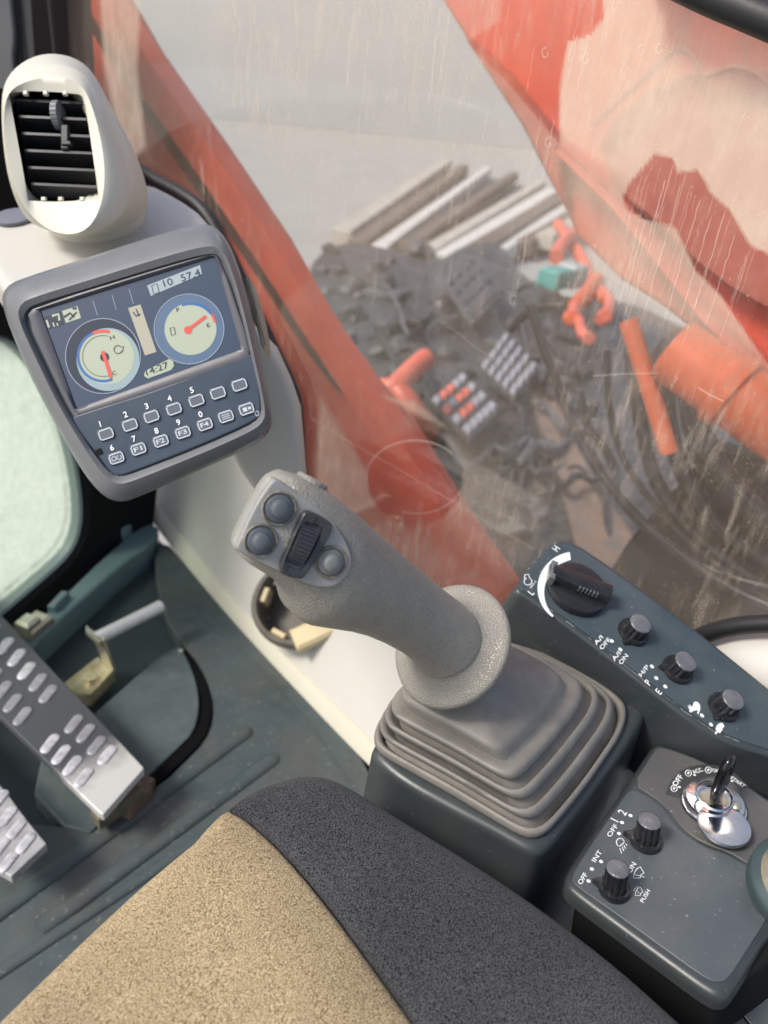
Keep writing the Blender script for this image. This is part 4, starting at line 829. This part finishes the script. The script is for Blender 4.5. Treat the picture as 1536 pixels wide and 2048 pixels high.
# throttle scale: white crescent, wide at H and narrow at L
cen = (1150, 1178); outer, inner = [], []
for k in range(25):
    a = math.radians(128 + (262 - 128) * k / 24); w = 3 + 15 * math.sin(math.pi * min(1, k / 24 * .62 + .02)); ro = 75 + k * .15
    outer.append((cen[0] + ro * math.cos(a) * .98, cen[1] + ro * math.sin(a) * .95)); inner.append((cen[0] + (ro - w) * math.cos(a) * .98, cen[1] + (ro - w) * math.sin(a) * .95))
MB().loft([[k2.P(*p, .0005) for p in outer], [k2.P(*p, .0005) for p in inner]], False, False, closed=False).build('throttle_scale', white_m, t)
# rabbit and turtle marks
def blob(px, name): MB().poly([k2.P(x, y, .0005) for x, y in px]).build(name, white_m, t)
ox, oy, sc = 1220, 1200, 1 / 4.86
blob([(ox + a * sc, oy + b * sc) for a, b in [(752, 1020), (782, 1045), (768, 1012), (800, 1040), (812, 1000), (830, 985), (858, 995), (876, 1025), (878, 1055), (868, 1090), (858, 1112), (846, 1096), (856, 1076), (838, 1072), (806, 1080), (786, 1094), (770, 1084), (772, 1064)]], 'rabbit_mark')
blob([(ox + a * sc, oy + b * sc) for a, b in [(1018, 1300), (1022, 1284), (1034, 1276), (1026, 1250), (1036, 1222), (1058, 1200), (1086, 1194), (1100, 1200), (1112, 1230), (1098, 1240), (1090, 1268), (1074, 1284), (1070, 1300), (1058, 1284), (1044, 1290), (1036, 1306)]], 'turtle_mark')
def knob(pl, c, target, R, ht, parent, dot, topr=.72, pt=1.42):
    o = pl.P(*c); n_ = pl.n; r = R * pl.scale(*c); dr = pl.P(*target) - o; dr = (dr - n_ * dr.dot(n_)).normalized(); NK = 72
    def ptr(k, h):
        a = abs((k + NK / 2) % NK - NK / 2) * 360 / NK; return 1 + (pt - 1) * max(0, 1 - a / 15)
    kb = MB().lathe(o, n_, [(r * 1.0, 0), (r * 1.0, .0038), (r * .95, .005), (r * .74, .0052)], NK, ptr, dr).build('knob', knob_m, parent, 35)
    fl_ = lambda k, h: 1 - (.13 if k % 6 == 0 else (.07 if k % 6 in (1, 5) else 0))
    MB().lathe(o, n_, [(r * .78, .004), (r * .76, .0075), (r * (topr + .01), ht - .0012), (r * topr, ht - .0006)], NK, fl_, dr).build('knob_grip', knob_m, kb, 30)
    MB().lathe(o, n_, [(r * topr * .985, ht - .0009), (r * topr * .965, ht), (r * topr * .8, ht + .0006), (r * topr * .2, ht + .0008)], NK, lambda k, h: 1 - (.05 if k % 6 == 0 else 0), dr).build('knob_cap', knobtop_m, kb, 60)
    return kb
knob(k2, (1265, 1266), (1240.5, 1299), 31, .018, t, 0, pt=1.32)
knob(k2, (1353, 1341), (1304, 1333), 31, .018, t, 0, pt=1.32)
knob(k2, (1445, 1416), (1424, 1446), 31, .018, t, 0, pt=1.32)
# throttle dial
o = k2.P(1152, 1182); r = 62 * k2.scale(1152, 1182); hd = k2.P(1094, 1160) - o; hd = (hd - kn * hd.dot(kn)).normalized(); hs = kn.cross(hd)
dl = MB().lathe(o, kn, [(r * 1.0, 0), (r * 1.0, .006), (r * .97, .0078), (r * .9, .0085), (r * .3, .0085)], 64).build('throttle_dial', knob_m, t, 40)
bpts = lambda w, e, z: [o + hd * a * e + hs * b * w + kn * z for a, b in ((r * 1.02, -.75), (r * 1.04, 0), (r * 1.02, .75), (0, 1), (-r * .98, .9), (-r * 1.0, 0), (-r * .98, -.9), (0, -1))]
MB().loft([bpts(.0105, 1, .008), bpts(.0095, 1, .016), bpts(.0085, .98, .0185), bpts(.007, .96, .0195)], False, True).build('dial_handle', knob_m, dl, 50)
for k in range(6):
    c = o + hd * (.002 - k * .0036) + hs * .0092 * (1 if (hs.dot(DWN) > 0) else -1) + kn * .0155; MB().box(c, hd * .0007, hs * .0014, kn * .003, .3).build('grip_rib', knobtop_m, dl)
MB().box(o + hd * r * .98 + kn * .013, hd * .003, hs * .0115, kn * .006, .3).build('dial_pointer', knobtop_m, dl)

# ------------------------------------------------------------------ switch panel
sn = V((0, .15, .98)).normalized()
sp_ = Plane(Z_(.392).P(1300, 1720), sn)
t = thing('switch_panel', sp_.P(1300, 1750, -.12), 'grey switch panel with lamp and wiper knobs and the key switch', 'switch panel')
so_ = [(1128, 1768), (1134, 1740), (1170, 1685), (1225, 1606), (1290, 1510), (1308, 1484), (1330, 1488), (1400, 1512), (1490, 1560), (1560, 1610), (1700, 1660), (1700, 1750), (1545, 1850), (1500, 1925), (1462, 1985), (1445, 1995), (1420, 1988), (1340, 1930), (1240, 1856), (1150, 1790)]
MB().slab(sp_, so_, 0, -.013, .006, 2, flare=.001).build('panel_body', cons_m, t)
MB().slab(sp_.up(-.011), [(1135, 1775), (1230, 1620), (1310, 1500), (1700, 1650), (1700, 1800), (1450, 1990), (1430, 1985), (1240, 1860)], 0, -.2, .004, 1).build('panel_plinth', void_m, t)
si_ = [(1142, 1764), (1148, 1744), (1182, 1690), (1236, 1612), (1262, 1576), (1300, 1598), (1330, 1622), (1350, 1652), (1380, 1680), (1420, 1700), (1450, 1708), (1490, 1732), (1560, 1775), (1540, 1830), (1492, 1905), (1455, 1962), (1438, 1966), (1415, 1962), (1340, 1908), (1244, 1838), (1158, 1778)]
MB().slab(sp_, si_, .0014, -.002, .0008, 2).build('lower_plate', panel_m, t)
su_ = [(1266, 1570), (1300, 1516), (1314, 1496), (1334, 1498), (1400, 1522), (1488, 1570), (1560, 1622), (1690, 1680), (1690, 1760), (1565, 1768), (1496, 1728), (1454, 1703), (1424, 1694), (1386, 1675), (1356, 1648), (1336, 1617), (1304, 1592)]
MB().slab(sp_, su_, .0010, -.002, .0008, 1).build('upper_plate', mat('upper_plate_grey', (.085, .085, .088), .45, bump=('noise', 1600, .12), var=[(11, (.12, .115, .105), .8)], dustc=(300, (.35, .33, .3), .68, .6)), t)
s2 = sp_.up(.0014)
knob(s2, (1291, 1684), (1238, 1667), 31, .0245, t, 0, .74)
knob(s2, (1228, 1781), (1177, 1762), 31, .0245, t, 0, .74)
for s_, a, b, cp_ in [('OFF', (1221, 1675), (1237, 1652), 8.5), ('1', (1236, 1645), (1241, 1637), 11), ('2', (1250, 1632), (1257, 1622), 11), ('INT', (1191, 1725), (1205, 1704), 8.5), ('OFF', (1163, 1770), (1176, 1749), 8.5), ('ON', (1262, 1747), (1273, 1728), 8.5), ('PUSH', (1287, 1806), (1301, 1782), 7)]: wtext(s_, a, b, cp_, t, s2)
for (x, y) in [(1261, 1631), (1244, 1645), (1238, 1667), (1202, 1723), (1183.6, 1738), (1177, 1762)]: MB().poly(circ3(s2, (x, y), 4, .0005, 16)).build('dot_mark', white_m, t)
cx = lambda pts: [(1130 + a / 7.314, 1590 + b / 7.314) for a, b in pts]
m = MB().ribbon(s2, cx([(868, 680), (840, 640), (800, 632), (765, 650), (750, 690), (765, 735), (800, 750), (868, 690)]), 1.9, .0005)
for a in [((800, 775), (830, 858)), ((838, 755), (860, 820)), ((862, 735), (885, 785)), ((885, 712), (908, 742))]: m.ribbon(s2, cx(a), 1.7, .0005)
m.build('lamp_symbol', white_m, t)
MB().ribbon(s2, cx([(1000, 1215), (1010, 1150), (1045, 1085), (1100, 1050), (1155, 1140), (1110, 1170), (1100, 1215)]), 1.9, .0005, True).ribbon(s2, cx([(1015, 1165), (1110, 1185), (1165, 1205)]), 1.7, .0005).build('wiper_symbol', white_m, t)
MB().ribbon(s2, cx([(1028, 1470), (1035, 1415), (1060, 1370), (1100, 1345), (1140, 1415), (1108, 1440), (1100, 1470)]), 1.2, .0005, True).ribbon(s2, cx([(1050, 1395), (1085, 1440)]), 1, .0005).ribbon(s2, cx([(1005, 1400), (1030, 1360)]), 1, .0005).ribbon(s2, cx([(1040, 1350), (1065, 1335)]), 1, .0005).build('washer_symbol', white_m, t)
# key switch
s3 = sp_.up(.0011)
LC = (1427, 1612); lo_ = s3.P(*LC); lr = 58 * s3.scale(*LC)
kx = lambda pts: [(1300 + a / 6.51, 1480 + b / 6.51) for a, b in pts]
MB().poly([s3.P(*p, .0004) for p in kx([(205, 700), (235, 610), (300, 500), (390, 410), (500, 350), (680, 318), (840, 325), (980, 365), (1120, 440), (1280, 605), (1180, 665), (1080, 560), (960, 500), (800, 470), (640, 500), (500, 590), (410, 690), (375, 755)])]).build('key_legend', mat('legend_plate', (.042, .046, .044), .45), t)
for s_, a, b, cp_ in [('OFF', (1353, 1573), (1367, 1553), 10), ('ACC', (1389, 1548), (1407, 1542), 9.5), ('ON', (1426, 1544), (1440, 1545), 9.5), ('START', (1459, 1556), (1487, 1575), 9.5)]: text(s_, s3, a, b, white_m, t, cp_, .0008, bold=.015)
for (a, b) in [(315, 630), (500, 430), (760, 390)]: x, y = 1300 + a / 6.51, 1480 + b / 6.51; MB().ribbon(s3, circ((x, y), 6.2, 18), 1.5, .0008, True).ribbon(s3, [(x - 1.5, y + 2), (x + 1.5, y - 2.4)], 3.2, .0008).build('key_symbol', white_m, t)
for (x, y) in [(1359, 1574), (1389, 1550), (1464, 1562)]: MB().poly(circ3(s3, (x, y), 2.6, .0009, 12)).build('dot_mark', white_m, t)
lk = MB().lathe(lo_, sn, [(lr * 1.04, 0), (lr * 1.04, .002), (lr * .98, .0022), (lr * .97, .006), (lr * .93, .0075), (lr * .6, .0085), (lr * .56, .007), (lr * .5, .0065), (lr * .1, .0066)], 56).build('key_switch', chrome_m, t, 40)
MB().lathe(lo_, sn, [(lr * 1.07, -.0005), (lr * 1.07, .0014), (lr * 1.02, .0018)], 48).build('switch_ring', dark_m, lk)
MB().lathe(lo_ + sn * .0066, sn, [(lr * .5, 0), (lr * .5, .0003), (lr * .1, .0004)], 40).build('key_slot_ring', steel_m, lk)
fcx = s3.P(1448, 1650, .010); fr_ = 49 * s3.scale(1448, 1650)
MB().lathe(fcx, sn + V((-.05, 0, 0)), [(fr_ * .93, -.004), (fr_ * .97, -.003), (fr_, -.0008), (fr_ * .985, .0006), (fr_ * .9, .001), (fr_ * .2, .0014)], 56).build('dust_cover', chrome_m, lk, 40)
MB().lathe(s3.P(1471, 1612, .0105), sn, [(.0045, 0), (.0045, .001), (.0032, .0024), (.001, .003)], 20).build('cover_rivet', steel_m, lk)
t = thing('ignition_key', lo_ + sn * .007, 'black plastic ignition key with a steel split ring standing in the key switch', 'key')
ka, kb_ = lo_ + sn * .007, s3.P(1452, 1512 + 42, .0) + sn * .040
kd = (D(1461, 1512, (kb_ - CAM).dot(FWD)) - ka); kd.normalize(); kl = .042
tipk = D(1461, 1514, (lo_ - CAM).dot(FWD) - .032); kd = (tipk - ka).normalized(); kl = (tipk - ka).length
view = ((ka + tipk) / 2 - CAM).normalized(); sd_ = kd.cross(view).normalized(); th = sd_ * math.cos(.35) + view * math.sin(.35); wd_ = kd.cross(th).normalized()
rings = []
for u, w, q in [(0, .0055, .0032), (.12, .0085, .0040), (.35, .0125, .0046), (.6, .0135, .0046), (.82, .0105, .0044), (.95, .0065, .0036), (1, .003, .002)]:
    rings.append([ka + kd * kl * u + wd_ * w * math.cos(a) + th * q * math.copysign(abs(math.sin(a)) ** .7, math.sin(a)) for a in [2 * math.pi * k / 24 for k in range(24)]])
MB().loft(rings, True, True).build('key_head', mat('key_black', (.008, .008, .009), .14), t, 60)
rc = s3.P(1428, 1592, .016); rr_ = 33 * s3.scale(1428, 1592); rx = (RGT - sn * RGT.dot(sn)).normalized(); ry = sn.cross(rx); tilt = sn
for q in (0, .0012): MB().tube([rc + (rx * math.cos(a) + (ry * .98 + tilt * .15) * math.sin(a)) * rr_ + sn * q for a in [2 * math.pi * k / 48 for k in range(49)]], .0009, 8, 0).build('split_ring', chrome_m, t)

# ------------------------------------------------------------------ right armrest plate, dish, hose, side dome
ap = Z_(.34)
t = thing('armrest_mount', ap.P(1500, 1980), 'smooth dark grey green armrest plate with a round plug at the bottom right corner', 'armrest')
MB().slab(ap, [(1420, 2010), (1460, 1960), (1545, 1790), (1640, 1640), (1900, 1640), (1900, 2400), (1200, 2400), (1360, 2060)], 0, -.05, .006, 1).build('plate', cons_m, t)
MB().slab(ap, None, .0012, -.002, .001, pts=circ3(ap, (1538, 2012), 66, 0, 48)).build('round_plug', dark_m if False else panel_m, t)
c = ap.P(1538, 2012); r = 66 * ap.scale(1538, 2012); MB().lathe(c, (0, 0, 1), [(r * 1.05, .0002), (r * 1.05, .0009), (r * .99, .0009)], 48).build('plug_gap', shad_m, t)
dp = Plane(Z_(.425).P(1600, 1768), (-.25, -.1, .95))
t = thing('dish_cover', dp.P(1600, 1768), 'round teal dish with a tan worn middle cut by the right edge of the photo', 'cover')
c = dp.P(1602, 1772); r = 98 * dp.scale(1602, 1772)
MB().lathe(c, dp.n, [(r * .96, -.012), (r, -.002), (r, .001), (r * .97, .003), (r * .8, .008), (r * .7, .012)], 64).build('dish', mat('dish_teal', (.045, .07, .074), .35), t)
MB().lathe(c, dp.n, [(r * .84, .0068), (r * .74, .0125), (r * .4, .017), (r * .1, .018)], 48).build('worn_centre', mat('worn_tan', (.28, .24, .16), .5, bump=('noise', 400, .3), var=[(60, (.1, .1, .09), .8)]), t)
t = thing('corrugated_hose', X_(.70).P(1450, 1275), 'black corrugated hose curving over the beige side dome', 'hose')
hpth = chaikin(X_(.70).L([(1330, 1310), (1392, 1276), (1440, 1258), (1500, 1248), (1600, 1246), (1700, 1250)]), 3, False); hr = [.009 * (1 + .07 * (k % 2)) for k in range(121)]
MB().tube(resample(hpth, 121, False), hr, 14, 0).build('tube', black_m, t, 60)
t = thing('side_dome', X_(.70).P(1500, 1400), 'rounded beige side panel bulging behind the knob console at the right edge', 'side panel')
dpl = X_(.71); dr = [resample(chaikin(dpl.L(q, h), 2), 80) for q, h in [([(1350, 1320), (1400, 1286), (1450, 1268), (1500, 1262), (1700, 1262), (1800, 1400), (1800, 1700), (1450, 1600), (1350, 1450)], .06), ([(1356, 1322), (1404, 1290), (1452, 1272), (1500, 1266), (1690, 1268), (1780, 1400), (1780, 1690), (1454, 1590), (1356, 1450)], .0), ([(1380, 1360), (1430, 1330), (1480, 1315), (1530, 1310), (1680, 1316), (1740, 1420), (1740, 1640), (1480, 1560), (1380, 1450)], -.03), ([(1420, 1420), (1470, 1390), (1520, 1376), (1560, 1372), (1650, 1380), (1700, 1450), (1700, 1600), (1520, 1530), (1420, 1470)], -.04)]]
MB().loft(dr, False, True).build('dome', beige, t, 60)

# ------------------------------------------------------------------ pedals
def pedal(px, cle, label, z, wornline, matp, name='foot_pedal', allpale=False):
    pl = Z_(z); t = thing(name, pl.P(*px[2], -.05), label, 'pedal', 'travel pedals on the cab floor')
    pts = chaikin(pl.L(px), 2); n_ = pl.n
    MB().slab(pl, px, 0, -.012, .0015, 1, c0=True).build('plate', matp, t)
    ax = (pl.P(*px[1]) - pl.P(*px[2])).normalized()
    base = None
    for i, (x, y, pale) in enumerate(cle):
        c = pl.P(x, y); sc = pl.scale(x, y); d_ = (pl.P(x + 7, y - 9) - c).normalized(); q = V((0, 0, 1)).cross(d_); L, w = 18 * sc, 11 * sc
        out = []
        for k in range(20):
            a = 2 * math.pi * k / 20; out.append(c + q * w * math.cos(a) + d_ * (w * math.sin(a) + math.copysign(L * .8, math.sin(a))))
        up_ = lambda s_, h: [c + (p - c) * s_ + V((0, 0, h)) for p in out]
        if base is None or True:
            MB().loft([up_(1, 0), up_(.96, .0014), up_(.86, .0021), up_(.5, .0022)], False, True).build('cleat', cleat_m if pale else cleatd_m, t, 60)
    return t
# pedal sheet: dark at the front, polished bare where boots rub its rear end
WORN0 = fl.P(240, 1500, .075).y - fl.P(100, 1335, .025).y + .055
wp_m = bpy.data.materials.new('worn_pedal'); wp_m.use_nodes = True; n = wp_m.node_tree.nodes; l = wp_m.node_tree.links; b = n['Principled BSDF']
b.inputs['Metallic'].default_value = .45; b.inputs['Roughness'].default_value = .4; tc = n.new('ShaderNodeTexCoord'); sx = n.new('ShaderNodeSeparateXYZ'); l.new(tc.outputs['Object'], sx.inputs[0])
nz = n.new('ShaderNodeTexNoise'); nz.inputs['Scale'].default_value = 40; nz.inputs['Detail'].default_value = 5; l.new(tc.outputs['Object'], nz.inputs['Vector'])
ma = n.new('ShaderNodeMath'); ma.operation = 'MULTIPLY_ADD'; ma.inputs[1].default_value = .05; l.new(nz.outputs['Fac'], ma.inputs[0]); l.new(sx.outputs['Y'], ma.inputs[2])
mr = n.new('ShaderNodeMapRange'); mr.inputs[1].default_value = WORN0; mr.inputs[2].default_value = WORN0 - .06; l.new(ma.outputs[0], mr.inputs[0])
mx = n.new('ShaderNodeMix'); mx.data_type = 'RGBA'; mx.inputs[6].default_value = (.06, .064, .072, 1); mx.inputs[7].default_value = (.62, .62, .60, 1); l.new(mr.outputs[0], mx.inputs[0]); l.new(mx.outputs[2], b.inputs['Base Color']); mk_ = n.new('ShaderNodeMath'); mk_.operation = 'MULTIPLY'; mk_.inputs[1].default_value = .3; l.new(mr.outputs[0], mk_.inputs[0]); l.new(mk_.outputs[0], b.inputs['Metallic'])
cr = lambda pts, pale: [(a / 1.92, 900 + c / 1.92, pale) for a, c in pts]
cl1 = cr([(20, 752), (65, 797), (103, 848)], True) + cr([(147, 893), (186, 937), (12, 922), (50, 972), (88, 1022), (-25, 872), (-30, 700)], False) + cr([(285, 1052), (330, 1088), (372, 1135)], False) + cr([(412, 1172), (193, 1128), (236, 1170), (278, 1213), (322, 1258)], True)
pedal([(-300, 950), (0, 1226), (100, 1335), (200, 1440), (278, 1525), (289, 1536), (281, 1544), (213, 1622), (205, 1630), (196, 1622), (100, 1530), (0, 1432), (-300, 1150)], cl1, 'long travel pedal with raised oval cleats, its rear end worn to bright metal', .075, None, wp_m)
cl2 = cr([(-5, 1345), (28, 1408), (62, 1458), (98, 1512), (2, 1525), (32, 1582), (-30, 1460)], True)
pedal([(-300, 1260), (0, 1566), (50, 1635), (86, 1679), (94, 1687), (86, 1694), (0, 1774), (-300, 1500)], cl2, 'bright worn pedal with pale oval cleats at the lower left edge', .075, None, pedworn_m)
t = thing('pedal_bracket', fl.P(250, 1610), 'rusty bracket and dark hinge under the rear end of the long pedal', 'bracket')
MB().box(fl.P(238, 1610, .03), V((.034, .0, 0)), V((0, .010, 0)), V((0, 0, .012)), .2).build('hinge', mat('hinge_brown', (.16, .14, .09), .6, var=[(40, (.08, .07, .05), .8)]), t)
MB().box(fl.P(268, 1600, .016), V((.022, .006, 0)), V((-.004, .012, 0)), V((0, 0, .012)), .3).box(fl.P(290, 1575, .012), V((.012, .004, 0)), V((-.003, .006, 0)), V((0, 0, .01)), .3).build('lug', mat('rusty_lug', (.20, .13, .09), .7, var=[(60, (.1, .07, .05), .8)]), t)
# zinc bracket with bolt and pin
t = thing('pin_bracket', fl.P(190, 1370), 'yellowed zinc angle bracket with a bolt and a round steel pin on the floor', 'bracket')
zb = Z_(.012)
MB().slab(zb, [(128, 1372), (196, 1318), (229, 1343), (182, 1394), (152, 1392)], .006, -.02, .0015, 0, c0=True).build('foot', zinc_m, t)
MB().loft([[zb.P(*p, h) for p in ((204, 1325), (229, 1343), (232, 1338), (207, 1320))] for h in (.0, .004)] , True, True).build('gusset', zinc_m, t)
pa = [zb.P(206, 1326, .004), zb.P(228, 1344, .004), zb.P(205, 1284, .07), zb.P(182, 1268, .07)]
MB().loft([pa, [a + V((.006, .004, .002)) for a in pa]], True, True).build('upright', steel_m, t)
MB().lathe(zb.P(182, 1362, .006), (0, 0, 1), [(.013, 0), (.013, .002), (.0095, .0022), (.0095, .009), (.006, .010)], 6).build('bolt', zinc_m, t)
MB().tube([zb.P(192, 1278, .066), zb.P(322, 1212, .066)], 12 * zb.scale(260, 1240), 20, 0).build('pin', mat('pin_steel', (.66, .69, .68), .35, .3, var=[(60, (.5, .5, .48), .5)]), t)
MB().box(zb.P(186, 1272, .070), (zb.P(200, 1288, .07) - zb.P(172, 1262, .07)) * .5, V((.004, .006, 0)), V((0, 0, .006)), .3).build('pin_head', steel_m, t)

# ------------------------------------------------------------------ seat
beige_f = fabric('tan_fabric', (.15, .105, .052), (.64, .505, .305), 1000)
char_f = fabric('charcoal_fabric', (.006, .006, .007), (.10, .10, .107), 950)
t = thing('seat', fl.P(600, 2000), 'operator seat cushion with tan fabric centre and charcoal side bolster', 'seat')
st_ = Z_(.43)
bol = [(462, 1622), (500, 1585), (550, 1552), (600, 1535), (650, 1536), (700, 1556), (780, 1608), (850, 1650), (1000, 1742), (1130, 1832), (1260, 1935), (1400, 2060), (1700, 2330), (1300, 2700), (1000, 2300), (850, 2060), (740, 1905), (640, 1770), (560, 1680), (510, 1640)]
def ruled(La, Rb, name, m, h0, crest, par, rA, rB, n_=90):
    """cushion lofted between its two long edges: skirts drop down the outside, the top is softly crowned"""
    A_ = resample(chaikin([st_.P(*p) for p in La], 3, False), n_, False); B_ = resample(chaikin([st_.P(*p) for p in Rb], 3, False), n_, False)
    rows = []; Z = V((0, 0, 1))
    for a, b in zip(A_, B_):
        w = (b - a).length; row = []; nr = 26; e = min(1, w / .10)
        row.append(a - Z * .16); row.append(a - Z * .07 * e)
        for k in range(nr + 1):
            u = k / nr; q = (1 - math.cos(math.pi * u)) / 2 * .5 + u * .5
            edge = min(q, 1 - q) * w; r = min(rA if q < .5 else rB, w * .5 + 1e-6); d_ = max(0, 1 - edge / r); dip = r * (1 - math.sqrt(max(0, 1 - d_ * d_))) * .8
            row.append(a.lerp(b, q) + Z * (h0 + crest * 4 * q * (1 - q) * e - dip))
        row.append(b - Z * .07 * e); row.append(b - Z * .16)
        rows.append(row)
    return MB().loft(rows, False, False, closed=False).build(name, m, par, 80)
seam_px = [(458, 1624), (484, 1632), (512, 1653), (562, 1698), (642, 1788), (742, 1920), (862, 2086), (1050, 2360)]
ruled(seam_px, [(458, 1624), (474, 1604), (505, 1578), (550, 1550), (600, 1535), (652, 1536), (705, 1558), (780, 1606), (850, 1648), (1000, 1740), (1130, 1830), (1260, 1930), (1400, 2056), (1700, 2330)], 'side_bolster', char_f, .002, .010, t, .007, .026)
ruled([(457, 1624), (440, 1627), (415, 1642), (380, 1670), (250, 1775), (100, 1915), (0, 2010), (-60, 2068), (-500, 2500)], seam_px, 'centre_panel', beige_f, .0, .006, t, .026, .006)
MB().tube([st_.P(x, y, -.0065) for x, y in seam_px], .0012, 6, 2).build('seam', char_f, t)
o = MB().box(V((.16, -.35, .13)), V((.24, 0, 0)), V((0, .42, 0)), V((0, 0, .10)), .1).build('seat_pan', void_m, t)
